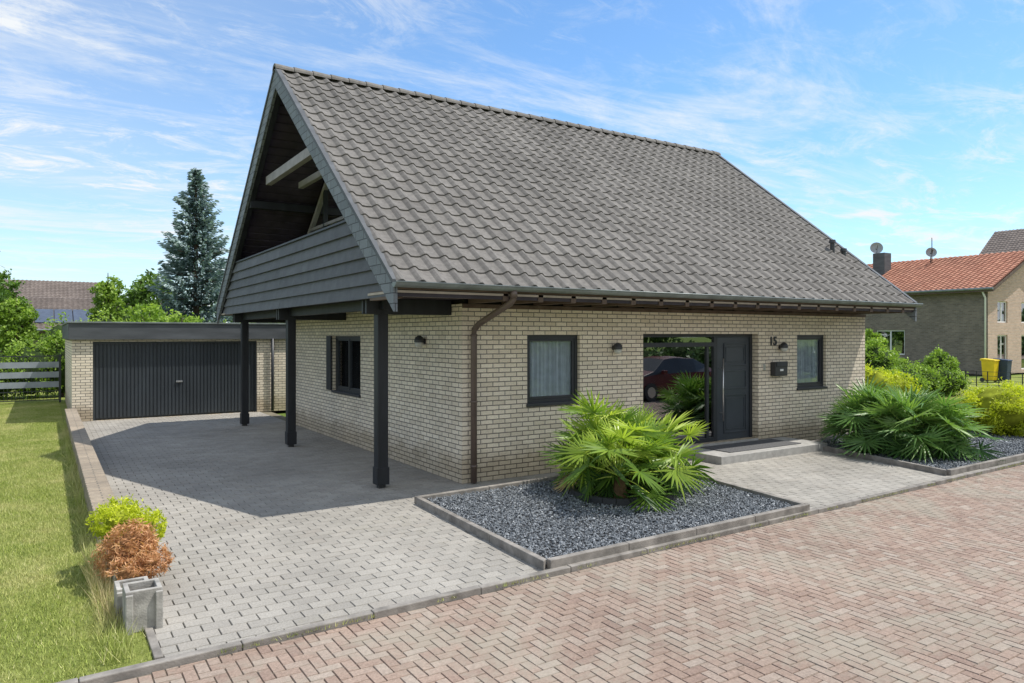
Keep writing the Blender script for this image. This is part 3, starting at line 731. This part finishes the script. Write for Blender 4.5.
def clumps(blobs,n,size,sub=45,sig=.13,rin=.75,asp=.5):
    Vs=[];Fs=[];Rs=[];off=0; tot=sum(b[3]*b[4] for b in blobs)
    for (cx,cy,cz,rx,rz,*_) in blobs:
        k=max(30,int(n*rx*rz/tot)); ns=sub
        cen=sph(ns)*rng.uniform(rin,1.03,(ns,1)); tone=rng.uniform(-.25,.25,ns)
        id=rng.integers(0,ns,k); C=cen[id]+rng.normal(0,sig,(k,3))
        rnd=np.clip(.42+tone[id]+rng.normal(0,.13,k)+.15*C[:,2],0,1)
        C=C*np.array([rx,rx,rz])+np.array([cx,cy,cz]); C[:,2]=np.maximum(C[:,2],.03)
        V,F=leafq(C,size,asp); Vs.append(V);Fs.append(F+off);off+=len(V);Rs.append(rnd)
    return np.concatenate(Vs),np.concatenate(Fs),np.concatenate(Rs)
def shrub(name,loc,r,h,n,size,mat,cm,blobs=None,asp=.5,corek=.78):
    P=group(name,(loc[0],loc[1],0))
    bl=blobs or [(loc[0],loc[1],h*.5,r,h*.52)]
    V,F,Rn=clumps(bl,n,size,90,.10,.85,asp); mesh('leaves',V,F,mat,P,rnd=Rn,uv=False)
    for i,b in enumerate(bl): core('inner_core',(b[0],b[1],b[2]),(b[3]*corek,b[3]*corek,b[4]*corek),cm,P)  # solid core ellipsoid, blocks see-through between the leaves
    v,f=tube_data([(loc[0],loc[1],-.02),(loc[0],loc[1],h*.4)],[.04,.02],6); mesh('stem',v,f,M['bark'],P)
    return P
shrub('golden_shrub',(12.35,-1.9),.74,1.12,13000,.026,M['leafy'],M['corey'])
shrub('golden_shrub',(14.3,2.0),.8,1.32,6000,.035,M['leafy'],M['corey'],[(14.0,2.0,.7,.65,.64),(14.8,1.9,.62,.65,.55)])
MC=simple('orange_core',(.25,.13,.06),.95,.1,0,12,.4,0)
shrub('golden_shrub',(-4.56,-1.95),.25,.66,6500,.020,M['leafy'],M['corey'],[(-4.60,-1.66,.46,.22,.19),(-4.42,-1.90,.42,.18,.17),(-4.62,-1.98,.52,.17,.14)],.28,.6)
shrub('orange_shrub',(-4.53,-2.35),.22,.5,7500,.024,M['leafo'],MC,[(-4.54,-2.30,.38,.20,.19),(-4.64,-2.20,.26,.19,.2),(-4.44,-2.46,.26,.18,.16),(-4.60,-2.56,.20,.15,.13)],.18,.55)
def planter(name,x,y,s,h):
    P=group(name,(x,y,0)); t=.035
    boxes('block_walls',[(x-s,x+s,y-s,y-s+t,-.01,h),(x-s,x+s,y+s-t,y+s,-.01,h),(x-s,x-s+t,y-s+t,y+s-t,-.01,h),(x+s-t,x+s,y-s+t,y+s-t,-.01,h)],M['concrete'],P,.006)
    boxes('block_fins',[(x-s-.0,x-s+.05,y-s-.03,y-s-.001,-.01,h-.02),(x+s-.05,x+s,y-s-.03,y-s-.001,-.01,h-.02)],M['concrete'],P,.006)
    box('block_soil',x-s+t,x+s-t,y-s+t,y+s-t,0,h*.65,M['soil'],P)
planter('planter_block',-4.56,-3.25,.125,.30); planter('planter_block',-4.60,-2.95,.12,.24)
planter('planter_block',-4.56,-2.35,.13,.20); planter('planter_block',-4.58,-1.85,.13,.26)
og=group('dry_ornamental_grass',(-4.75,-2.6,0)); V,F=blades(420,.12,.36,.0022,-4.84,-4.70,-3.2,-1.6)
mesh('strands',V,F,M['dry'],og,rnd=rng.random(len(F)),uv=False)
def limbs(base,H_,r,n,spread):
    pr=[tube_data([base,(base[0]+.1,base[1],H_*.35),(base[0],base[1]+.1,H_*.7),(base[0],base[1],H_*.93)],[r,r*.75,r*.45,r*.12],8)]
    for i in range(n):
        a_=i*2.4; z=H_*(.3+.5*i/n); q=spread*(.9-.4*i/n)
        pr.append(tube_data([(base[0],base[1],z),(base[0]+q*.5*math.cos(a_),base[1]+q*.5*math.sin(a_),z+q*.35),(base[0]+q*math.cos(a_),base[1]+q*math.sin(a_),z+q*.8)],[r*.4,r*.25,r*.06],5))
    return merge(pr)
def tree(name,x,y,H_,rad,n,size,mat,nb=9):
    P=group(name,(x,y,0)); v,f=limbs((x,y,-.05),H_,.045*H_**.6,9,rad); mesh('trunk',v,f,M['bark'],P)
    bl=[]
    for i in range(nb):
        a_=i*2.4; t=i/nb; q=rad*.55*(1-t*.7); s=rad*random.uniform(.42,.6)
        bl.append((x+q*math.cos(a_),y+q*math.sin(a_),H_*(.35+.52*t),s,s*.85))
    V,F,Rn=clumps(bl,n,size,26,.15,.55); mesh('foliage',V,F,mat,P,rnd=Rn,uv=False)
    return P
def at(px_,d):
    t=(px_-512)/726; f_=(.5417,.8406); r_=(.8406,-.5417)
    return (-5.187+d*(f_[0]+t*r_[0]), -9.411+d*(f_[1]+t*r_[1]))
def spruce(name,x,y,H_,rad):
    P=group(name,(x,y,0)); tb=[tube_data([(x,y,0),(x,y,H_*.6),(x,y,H_)],[.2,.1,.015],8)]
    C=[];D=[];S=[]
    h=.5
    while h<H_-.05:
        f_=1-h/H_; r=rad*(f_**.78)*random.uniform(.80,1.12)+.10; nb=int(10+9*f_)
        for i in range(nb):
            a_=random.uniform(0,6.283); rr=r*random.uniform(.62,1.18); sag=.18*rr
            m=max(4,int(rr/.085))
            for k in range(m+1):
                t=k/m; zz_=h-sag*math.sin(t*1.9)+.34*rr*t*t; p=(x+rr*t*math.cos(a_),y+rr*t*math.sin(a_),zz_)
                w=.22*rr*(1-t)*.9+.07
                if t>.2:
                    for q in range(4):
                        o_=random.uniform(-1,1)*w; C.append((p[0]-math.sin(a_)*o_,p[1]+math.cos(a_)*o_,p[2]-random.uniform(-.04,.16)))
                        dd=Vector((math.cos(a_+o_*1.2),math.sin(a_+o_*1.2),random.uniform(-.7,.4))).normalized(); D.append(dd); S.append(random.uniform(.07,.15))
            if i%3==0: tb.append(tube_data([(x,y,h),(x+rr*.5*math.cos(a_),y+rr*.5*math.sin(a_),h-sag*.8),(x+rr*.9*math.cos(a_),y+rr*.9*math.sin(a_),h-sag*.8)],[.03,.02,.008],4))
        h+=random.uniform(.24,.36)*(0.5+.5*f_+.1)
    C=np.array(C);D=np.array([tuple(d) for d in D]);S=np.array(S)[:,None]
    e=np.cross(D,rng.normal(0,1,D.shape)); e/=np.linalg.norm(e,axis=1)[:,None]
    V=np.stack([C-D*S,C+e*S*.42,C+D*S,C-e*S*.42],1).reshape(-1,3)
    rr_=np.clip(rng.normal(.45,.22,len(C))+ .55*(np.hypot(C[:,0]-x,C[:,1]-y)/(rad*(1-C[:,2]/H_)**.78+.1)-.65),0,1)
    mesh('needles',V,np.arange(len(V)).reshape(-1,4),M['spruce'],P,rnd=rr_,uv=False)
    v,f=merge(tb); mesh('trunk',v,f,M['bark'],P)
x,y=at(196,36); spruce('spruce_tree',x,y,10.5,2.9)
x,y=at(148,41); tree('deciduous_tree',x,y,6.2,1.9,10000,.11,M['leaf'])
x,y=at(108,34); tree('deciduous_tree',x,y,5.5,.95,5000,.085,M['leafl'])
x,y=at(150,27); tree('deciduous_tree',x,y,3.35,1.3,7000,.075,M['leafl'],7)
x,y=at(182,26); tree('deciduous_tree',x,y,3.1,1.2,6000,.075,M['leafl'],7)
x,y=at(-8,44); tree('deciduous_tree',x,y,6.3,1.9,9000,.12,M['leaf'])
x,y=at(-60,30); tree('deciduous_tree',x,y,6.5,2.6,8000,.14,M['leaf'])
x,y=at(16,30); tree('deciduous_tree',x,y,4.1,1.0,7000,.07,M['leafl'],7)
x,y=at(62,26); tree('deciduous_tree',x,y,2.4,.8,5000,.065,M['leafl'],7)
def hedge(name,x0,y0,x1,y1,w,h,n,size,mat):
    P=group(name,((x0+x1)/2,(y0+y1)/2,0)); L=math.hypot(x1-x0,y1-y0); dx,dy=(x1-x0)/L,(y1-y0)/L
    k=int(L/ (w*.8))+1; bl=[]
    for i in range(k):
        t=(i+.5)/k; hh=h*random.uniform(.85,1.12); bl.append((x0+dx*L*t+random.uniform(-.2,.2)*w,y0+dy*L*t+random.uniform(-.2,.2)*w,hh*.5,w*.65,hh*.52))
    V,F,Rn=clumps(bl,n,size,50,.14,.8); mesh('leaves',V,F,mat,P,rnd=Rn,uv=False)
    for b in bl: core('inner_core',(b[0],b[1],b[2]),(b[3]*.78,b[3]*.78,b[4]*.8),M['core'],P,.1)  # solid filler inside each hedge blob against see-through
    return P
hedge('hedge',-14,21.2,-4.2,21.2,1.2,1.9,18000,.055,M['leafl'])
hedge('hedge',-5,26,8,26,1.6,2.9,16000,.07,M['leafl'])
x,y=at(890,24); hedge('hedge',x-.8,y,at(950,27)[0],at(950,27)[1],.9,1.05,10000,.04,M['leafl'])
for p,d,h_,r_ in ((876,27,1.9,.8),(900,30,1.2,.8),(940,29,1.5,.6)):
    x,y=at(p,d); shrub('garden_shrub',(x,y),r_,h_,4500,.05,M['leafl'],M['core'])
x,y=at(872,30); tree('deciduous_tree',x,y,2.7,.8,4000,.07,M['leafl'],7)
# ------------------------------------------------------------------ fence left
Fn=group('metal_fence',(-9,18.6,0))
L=[]
for i in range(6):
    xp=-4.75-i*1.9; L.append((xp-.03,xp+.03,18.57,18.63,0,1.56))
for i in range(5):
    xa=-4.75-(i+1)*1.9+.03; xb=-4.75-i*1.9-.03
    for z in (.08,.36,1.50): L.append((xa,xb,18.59,18.61,z,z+.03))
boxes('fence_frame',L,M['anth'],Fn)
L=[]
for i in range(5):
    xa=-4.75-(i+1)*1.9+.03; xb=-4.75-i*1.9-.03
    for k in range(3): L.append((xa,xb,18.56,18.572,.50+k*.32,.50+k*.32+.19))
boxes('fence_slats',L,simple('grey_fence_panel',(.28,.31,.35),.5,.4,0,3,.15,0),Fn)
L=[]
for i in range(90): L.append((-4.8-i*.105,-4.788-i*.105,18.580,18.588,.08,1.54))
boxes('fence_bars',L,M['anth'],Fn)

# ------------------------------------------------------------------ neighbour houses
def nhouse(name,x0,x1,y0,y1,he,hr,wm,gm_,rm,wins,over=.5):
    P=group(name,((x0+x1)/2,(y0+y1)/2,0))
    xm=(x0+x1)/2
    wall('long_wall','x',x0,1,y0,y1,0,he,[w[1:5] for w in wins if w[0]=='l'],wm,P,.15)
    wall('far_wall','x',x1,-1,y0,y1,0,he,[],wm,P); wall('rear_wall','y',y1,-1,x0,x1,0,he,[],wm,P)
    wall('gable_wall','y',y0,1,x0,x1,0,he,[w[1:5] for w in wins if w[0]=='g' and w[4]<he],gm_,P,.15)
    for yy in (y0,y1): mesh('gable_top',[(x0,yy,he+.003),(x1,yy,he+.003),(xm,yy,hr-.15)],[(0,1,2)],gm_,P)
    sl_=(hr-he)/(xm-x0)
    for sx in (1,-1):
        xe=x0-over if sx==1 else x1+over; ze=he-over*sl_
        d=Vector((xm-xe,0,hr-ze)); F=[];RN=[]
        ny=24; nx=int((y1-y0+2*over)/.3); sub=4; ys=np.linspace(y0-over,y1+over,nx*sub+1); hw=.025*np.cos(np.arange(nx*sub+1)/sub*2*math.pi)
        rows=[]
        for c in range(ny):
            for (v,l) in ((c/ny,.0),(c/ny,.04),((c+1)/ny,.0)): rows.append((v,l))
        arr=[]
        for v,l in rows: arr.append(np.stack([np.full_like(ys,xe+d.x*v),ys,ze+d.z*v+l+hw+.06],1))
        A=np.concatenate(arr); n=len(ys); ii=np.arange(n-1)
        for c in range(ny):
            for k in range(2):
                b=(c*3+k)*n; F.append(np.stack([b+ii,b+ii+1,b+n+ii+1,b+n+ii],1)); RN.append(np.repeat(rng.random(nx),sub))
        mesh('roof_tiles',A,np.concatenate(F),rm,P,rnd=np.concatenate(RN),uv=False)
        V=[];
        for yy in (y0-over,y1+over):
            V+=[(xe,yy,ze+.02),(xm,yy,hr+.02),(xm,yy,hr-.16),(xe,yy,ze-.16)]
        mesh('roof_deck',V,[(0,1,2,3),(7,6,5,4),(0,4,5,1),(1,5,6,2),(2,6,7,3),(3,7,4,0)],M['brownwood'],P)
    for w_ in wins:
        k,u0,u1,z0,z1=w_[:5]
        ax,c=( 'x',x0) if k=='l' else ('y',y0)
        L=[];B=lambda *a: L.append(bx(ax,c,1,*a)); fw=.07
        B(u0,u1,.08,.13,z0,z0+fw);B(u0,u1,.08,.13,z1-fw,z1);B(u0,u0+fw,.08,.13,z0+fw,z1-fw);B(u1-fw,u1,.08,.13,z0+fw,z1-fw);B((u0+u1)/2-.04,(u0+u1)/2+.04,.08,.13,z0+fw,z1-fw)
        boxes('window_frame',L,M['white'],P); box('window_glass',*bx(ax,c,1,u0+fw,u1-fw,.10,.11,z0+fw,z1-fw),M['glassd'],P); box('window_backing',*bx(ax,c,1,u0+.02,u1-.02,.3,.32,z0,z1),M['inside'],P)
    V,F=tube_data([(x0-over-.05,y0-over,he-over*sl_),(x0-over-.05,y1+over,he-over*sl_)],.07,8); mesh('gutter',V,F,M['gutter'],P)
    tube('downpipe',[(x0-.45,y0+.1,he-.3),(x0-.08,y0+.1,he-.7),(x0-.08,y0+.1,0)],.05,M['white'],P,8)
    return P
N1=nhouse('brick_house',38.5,48,10,27,4.95,7.1,M['brickn'],M['brickp'],M['tilered'],
  [('l',14.6,16.4,1.0,2.5),('l',17.2,19,1.0,2.4),('g',39.6,40.8,2.9,4.1),('g',39.6,40.8,.6,2.2),('g',42.5,44.5,2.9,4.1),('g',42.5,44.5,.2,2.2)],.5)
box('chimney',41.0,41.8,17.3,18.1,5.6,7.6,M['fascia'],N1,.02)
MD=simple('dish_grey',(.35,.36,.37),.5,.4,.0,3,.1,0)
def dish(c,r,parent):
    V=[];F=[];n=20
    ax=Vector((-.75,-.6,.25)).normalized(); a_=ax.cross(Vector((0,0,1))).normalized(); b_=a_.cross(ax)
    V.append(tuple(Vector(c)-ax*.12))
    for k in range(n):
        t=2*math.pi*k/n; V.append(tuple(Vector(c)-ax*.05+(a_*math.cos(t)+b_*math.sin(t))*r*.6))
    for k in range(n):
        t=2*math.pi*k/n; V.append(tuple(Vector(c)+ax*.06+(a_*math.cos(t)+b_*math.sin(t))*r))
    for k in range(n):
        F.append((0,1+k,1+(k+1)%n)); F.append((1+k,1+n+k,1+n+(k+1)%n,1+(k+1)%n))
    mesh('satellite_dish',V,F,MD,parent)
    V,F=merge([tube_data([Vector(c)-ax*.1,Vector(c)-ax*.2-Vector((0,0,.9))],.03,6),tube_data([Vector(c)-b_*r*.9,Vector(c)+ax*.55],.015,5)]); mesh('dish_mast',V,F,M['lamp'],parent)
dish((41.6,18.2,8.0),.40,N1)
tube('antenna_mast',[(42.4,15.0,6.7),(42.4,15.0,8.4)],.03,M['lamp'],N1,6)
dish((42.3,15.0,7.45),.32,N1)
N2=nhouse('brick_house',62,74,6.5,22,7.0,11.6,M['brickp'],M['brickp'],M['tilebrown'],[('l',12,13.5,4.6,6.0)],.5)
x,y=at(58,64); N3=nhouse('brick_house',x-4.5,x+4.5,y-4,y+4,3.6,6.9,M['brickn'],M['brickn'],M['tilebrown'],[('l',y-1,y+.6,1.2,2.4)],.4); N3.rotation_euler=(0,0,R(90))
x,y=at(66,50); N5=nhouse('brick_house',x-4.2,x+4.2,y-7,y+7,2.7,4.7,M['brickn'],M['brickn'],M['tilebrown'],[('l',y-1,y+.6,1,2.2)],.4); N5.rotation_euler=(0,0,R(90))
sl5=2.0/4.2; SG=simple('solar_glass',(.06,.08,.12),.15,.7,0,3,.2,0)
for k in range(4):
    ya_=y-2.4+k*1.05
    mesh('solar_panel',[(x-3.9,ya_,2.7+.3*sl5+.16),(x-3.9,ya_+1.0,2.7+.3*sl5+.16),(x-2.0,ya_+1.0,2.7+2.2*sl5+.16),(x-2.0,ya_,2.7+2.2*sl5+.16)],[(0,1,2,3)],SG,N5)
P=group('background_trees',(0,80,0)); bl=[]
for i in range(70):
    a_=R(-75+190*i/70)+random.uniform(-.02,.02); d=random.uniform(85,120); r_=random.uniform(3.0,5.0)
    dirx,diry=math.sin(a_),math.cos(a_); bl.append((-5+d*dirx,-9+d*diry,r_*.55,r_*1.3,r_*.8))
V,F,Rn=clumps(bl,42000,.45,40,.14,.8); mesh('foliage_mass',V,F,M['leaffar'],P,rnd=Rn,uv=False)
# ------------------------------------------------------------------ wheelie bins
def bin_(name,x,y,cm):
    P=group(name,(x,y,0)); a,b=.24,.29; V=[]
    for (z,s) in ((.08,.8),(1.0,1.0)): V+=[(x-a*s,y-b*s,z),(x+a*s,y-b*s,z),(x+a*s,y+b*s,z),(x-a*s,y+b*s,z)]
    o=mesh('bin_body',V,BF,cm,P); m=o.modifiers.new('b','BEVEL'); m.width=.03; m.segments=3
    V=[(x-a-.02,y-b-.03,1.0),(x+a+.02,y-b-.03,1.0),(x+a+.02,y+b+.05,1.0),(x-a-.02,y+b+.05,1.0),(x-a-.01,y-b-.01,1.04),(x+a+.01,y-b-.01,1.04),(x+a+.01,y+b+.03,1.10),(x-a-.01,y+b+.03,1.10)]
    o=mesh('bin_lid',V,BF,cm,P); m=o.modifiers.new('b','BEVEL'); m.width=.012; m.segments=2
    v,f=merge([tube_data([(x-a-.02,y+b*.8,.1),(x-a+.03,y+b*.8,.1)],.1,14),tube_data([(x+a-.03,y+b*.8,.1),(x+a+.02,y+b*.8,.1)],.1,14)]); mesh('bin_wheels',v,f,M['lamp'],P)
    tube('bin_handle',[(x-a,y+b+.08,1.02),(x+a,y+b+.08,1.02)],.015,M['lamp'],P,6)
x,y=at(990,34); yp=simple('yellow_plastic',(.75,.55,.02),.5,.4,0,3,.1,0); bin_('wheelie_bin',x,y,yp)
x,y=at(1003,34); bin_('wheelie_bin',x,y,simple('blue_black_plastic',(.03,.05,.09),.5,.4,0,3,.1,0))
Fr=group('wire_fence',(32,4,0)); L=[]
xa,ya=at(955,30); xb,yb=at(1060,27)
n=9; pr=[]
for i in range(n+1):
    t=i/n; pr.append(tube_data([(xa+(xb-xa)*t,ya+(yb-ya)*t,0),(xa+(xb-xa)*t,ya+(yb-ya)*t,.75)],.02,6))
for z in (.2,.38,.56,.73): pr.append(tube_data([(xa,ya,z),(xb,yb,z)],.008,5))
v,f=merge(pr); mesh('fence_wires',v,f,M['lamp'],Fr)

# ------------------------------------------------------------------ across the street (seen only in reflections)
hedge('hedge',-6,-15.5,40,-15.5,1.8,1.7,14000,.12,M['leaffar'])
for xx,hh in ((13,7),(24,8),(34,8)): tree('deciduous_tree',xx,-23,hh,3.2,7000,.22,M['leaffar'])
def car(name,cx,cy,paint):
    P=group(name,(cx,cy,0)); zg=-.04
    st=[(-2.1,.62,.40,.60,.60),(-2.02,.76,.28,.78,.78),(-1.6,.86,.24,.86,.88),(-1.15,.88,.24,.90,1.02),(-.55,.88,.22,.92,1.40),(.1,.88,.22,.93,1.46),(.9,.88,.22,.95,1.42),(1.55,.87,.24,.96,1.15),(1.95,.80,.28,.90,.95),(2.08,.70,.40,.70,.72)]
    V=[];F=[];MI=[]
    for (x,w,zb,zl,zr) in st:
        wr=w*.74 if zr-zl>.15 else w*.93
        pts=[(-w*.9,zb),(-w,(zb+zl)/2),(-w*.97,zl),(-wr,zr),(0,zr+.03),(wr,zr),(w*.97,zl),(w,(zb+zl)/2),(w*.9,zb)]
        V+=[(cx+x,cy+p[0],zg+p[1]) for p in pts]
    n=9
    for i in range(len(st)-1):
        for k in range(n-1):
            F.append((i*n+k,i*n+k+1,(i+1)*n+k+1,(i+1)*n+k))
            gl= (k in (2,5) and 2<=i<=6) or (k in (3,4) and i in (3,6,))
            MI.append(1 if gl else 0)
        F.append((i*n+8,i*n,(i+1)*n,(i+1)*n+8)); MI.append(0)
    F.append(tuple(range(n))[::-1]); F.append(tuple((len(st)-1)*n+k for k in range(n))); MI+=[0,0]
    o=mesh('car_body',V,F,None,P,mats=[paint,M['anth']],midx=MI)
    m=o.modifiers.new('b','BEVEL'); m.width=.03; m.segments=2
    pr=[];hb=[]
    for wx in (-1.32,1.28):
        for s in (-1,1):
            pr.append(tube_data([(cx+wx,cy+s*.90,zg+.31),(cx+wx,cy+s*.68,zg+.31)],.31,22)); hb.append(tube_data([(cx+wx,cy+s*.91,zg+.31),(cx+wx,cy+s*.89,zg+.31)],.19,12))
    v,f=merge(pr); mesh('wheels',v,f,M['lamp'],P); v,f=merge(hb); mesh('hubcaps',v,f,M['chrome'],P)
    boxes('headlights',[(cx-2.08,cx-1.95,cy-.72,cy-.42,zg+.58,zg+.70),(cx-2.08,cx-1.95,cy+.42,cy+.72,zg+.58,zg+.70)],M['lampglass'],P,.01)
    boxes('tail_lights',[(cx+1.95,cx+2.06,cy-.74,cy-.54,zg+.70,zg+.86),(cx+1.95,cx+2.06,cy+.54,cy+.74,zg+.70,zg+.86)],simple('tail_red',(.4,.02,.02),.3,.5,0,3,.1,0),P,.01)
    boxes('mirrors',[(cx-.85,cx-.7,cy-1.02,cy-.86,zg+.92,zg+1.04),(cx-.85,cx-.7,cy+.86,cy+1.02,zg+.92,zg+1.04)],paint,P,.02)
car('parked_car',13.2,-9.0,simple('red_car_paint',(.12,.025,.025),.25,.6,0,2,.05,0))

# ------------------------------------------------------------------ light / world / camera
sd=Vector((.51,-.25,1)).normalized()
el=math.asin(sd.z)
sun=bpy.data.lights.new('sun','SUN'); sun.energy=4.9; sun.angle=R(.5); sun.color=(1,.955,.88)
so=bpy.data.objects.new('sun',sun); COL.objects.link(so); so.rotation_euler=sd.to_track_quat('Z','Y').to_euler(); so.location=(20,-10,40)
w=bpy.data.worlds.new('World'); sc.world=w; w.use_nodes=True; nt=w.node_tree; N=nt.nodes; Lk=nt.links
bg=N['Background']; bg.inputs['Strength'].default_value=.15
sky=N.new('ShaderNodeTexSky'); sky.sky_type='NISHITA'; sky.sun_disc=False; sky.sun_elevation=el; sky.sun_rotation=math.atan2(sd.x,sd.y); sky.air_density=1.0; sky.dust_density=.2; sky.ozone_density=1.8
tc=N.new('ShaderNodeTexCoord'); sp=N.new('ShaderNodeSeparateXYZ'); Lk.new(tc.outputs['Generated'],sp.inputs[0])
def mth(op,a,b=None,c=None,cl=False):
    m=N.new('ShaderNodeMath'); m.operation=op; m.use_clamp=cl
    for i,v in enumerate((a,b,c)):
        if v is None: continue
        if hasattr(v,'links'): Lk.new(v,m.inputs[i])
        else: m.inputs[i].default_value=v
    return m.outputs[0]
zc=mth('ADD',mth('MAXIMUM',sp.outputs[2],0),.10)
cx=mth('DIVIDE',sp.outputs[0],zc); cy=mth('DIVIDE',sp.outputs[1],zc)
cb=N.new('ShaderNodeCombineXYZ'); Lk.new(cx,cb.inputs[0]); Lk.new(cy,cb.inputs[1])
def wn(scale,rot,loc,sc_,det,dist,rough):
    mp=N.new('ShaderNodeMapping'); mp.inputs['Scale'].default_value=scale; mp.inputs['Rotation'].default_value=(0,0,rot); mp.inputs['Location'].default_value=loc
    Lk.new(cb.outputs[0],mp.inputs[0]); n=N.new('ShaderNodeTexNoise'); n.inputs['Scale'].default_value=sc_; n.inputs['Detail'].default_value=det; n.inputs['Distortion'].default_value=dist; n.inputs['Roughness'].default_value=rough
    Lk.new(mp.outputs[0],n.inputs['Vector']); return n.outputs['Fac']
def rmp(f,a,b):
    m=N.new('ShaderNodeMapRange'); m.interpolation_type='SMOOTHSTEP'; m.inputs[1].default_value=a; m.inputs[2].default_value=b; Lk.new(f,m.inputs[0]); return m.outputs[0]
c1=rmp(wn((.55,1.5,1),R(25),(3,1,0),1.2,8,.8,.68),.47,.72)
c2=rmp(wn((1,1.4,1),R(-10),(1.7,4.2,0),2.6,9,.6,.72),.48,.66)
c3=rmp(wn((.5,.7,1),0,(5,2,0),.5,3,.3,.5),.38,.62)
c4=rmp(wn((.8,2.2,1),R(50),(2.2,7.1,0),3.5,8,1.2,.75),.52,.74)
cl=mth('ADD',mth('MULTIPLY',c1,.62),mth('MULTIPLY',mth('MULTIPLY',c2,mth('ADD',c3,.2)),.75))
cl=mth('ADD',cl,mth('MULTIPLY',c4,.20))
left=rmp(mth('ADD',mth('MULTIPLY',sp.outputs[0],-1),mth('MULTIPLY',sp.outputs[1],.35)),-.35,.45)
cl=mth('ADD',cl,mth('MULTIPLY',left,mth('MULTIPLY',.22,mth('ADD',c3,.6))),None,True)
south_fill=rmp(mth('MULTIPLY',sp.outputs[1],-1),.0,.6)   # unseen cloud cover added behind the camera to brighten the shaded front
cl=mth('ADD',cl,mth('MULTIPLY',south_fill,mth('ADD',mth('MULTIPLY',c3,.4),.55)),None,True)
hz=mth('POWER',mth('SUBTRACT',1,mth('MAXIMUM',sp.outputs[2],0)),9)
cl=mth('ADD',cl,mth('MULTIPLY',hz,.34),None,True)
tint=N.new('ShaderNodeMix'); tint.data_type='RGBA'; tint.blend_type='MULTIPLY'; tint.inputs[0].default_value=1; Lk.new(sky.outputs[0],tint.inputs[6]); tint.inputs[7].default_value=(.95,1.24,1.42,1)
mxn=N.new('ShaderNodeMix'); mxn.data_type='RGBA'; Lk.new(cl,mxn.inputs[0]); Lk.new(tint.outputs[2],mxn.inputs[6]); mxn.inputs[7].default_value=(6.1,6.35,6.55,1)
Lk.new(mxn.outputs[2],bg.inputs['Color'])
cam=bpy.data.cameras.new('camera'); cam.sensor_width=36; cam.lens=726/1024*36; cam.shift_y=-6.5/1024; cam.clip_end=2000; cam.clip_start=.1
co=bpy.data.objects.new('camera',cam); COL.objects.link(co); co.location=(-5.187,-9.411,2.2); co.rotation_euler=(R(90),0,-math.atan2(.5417,.8406)); sc.camera=co
sc.view_settings.view_transform='Standard'; sc.view_settings.look='None'; sc.view_settings.exposure=0; sc.view_settings.gamma=1
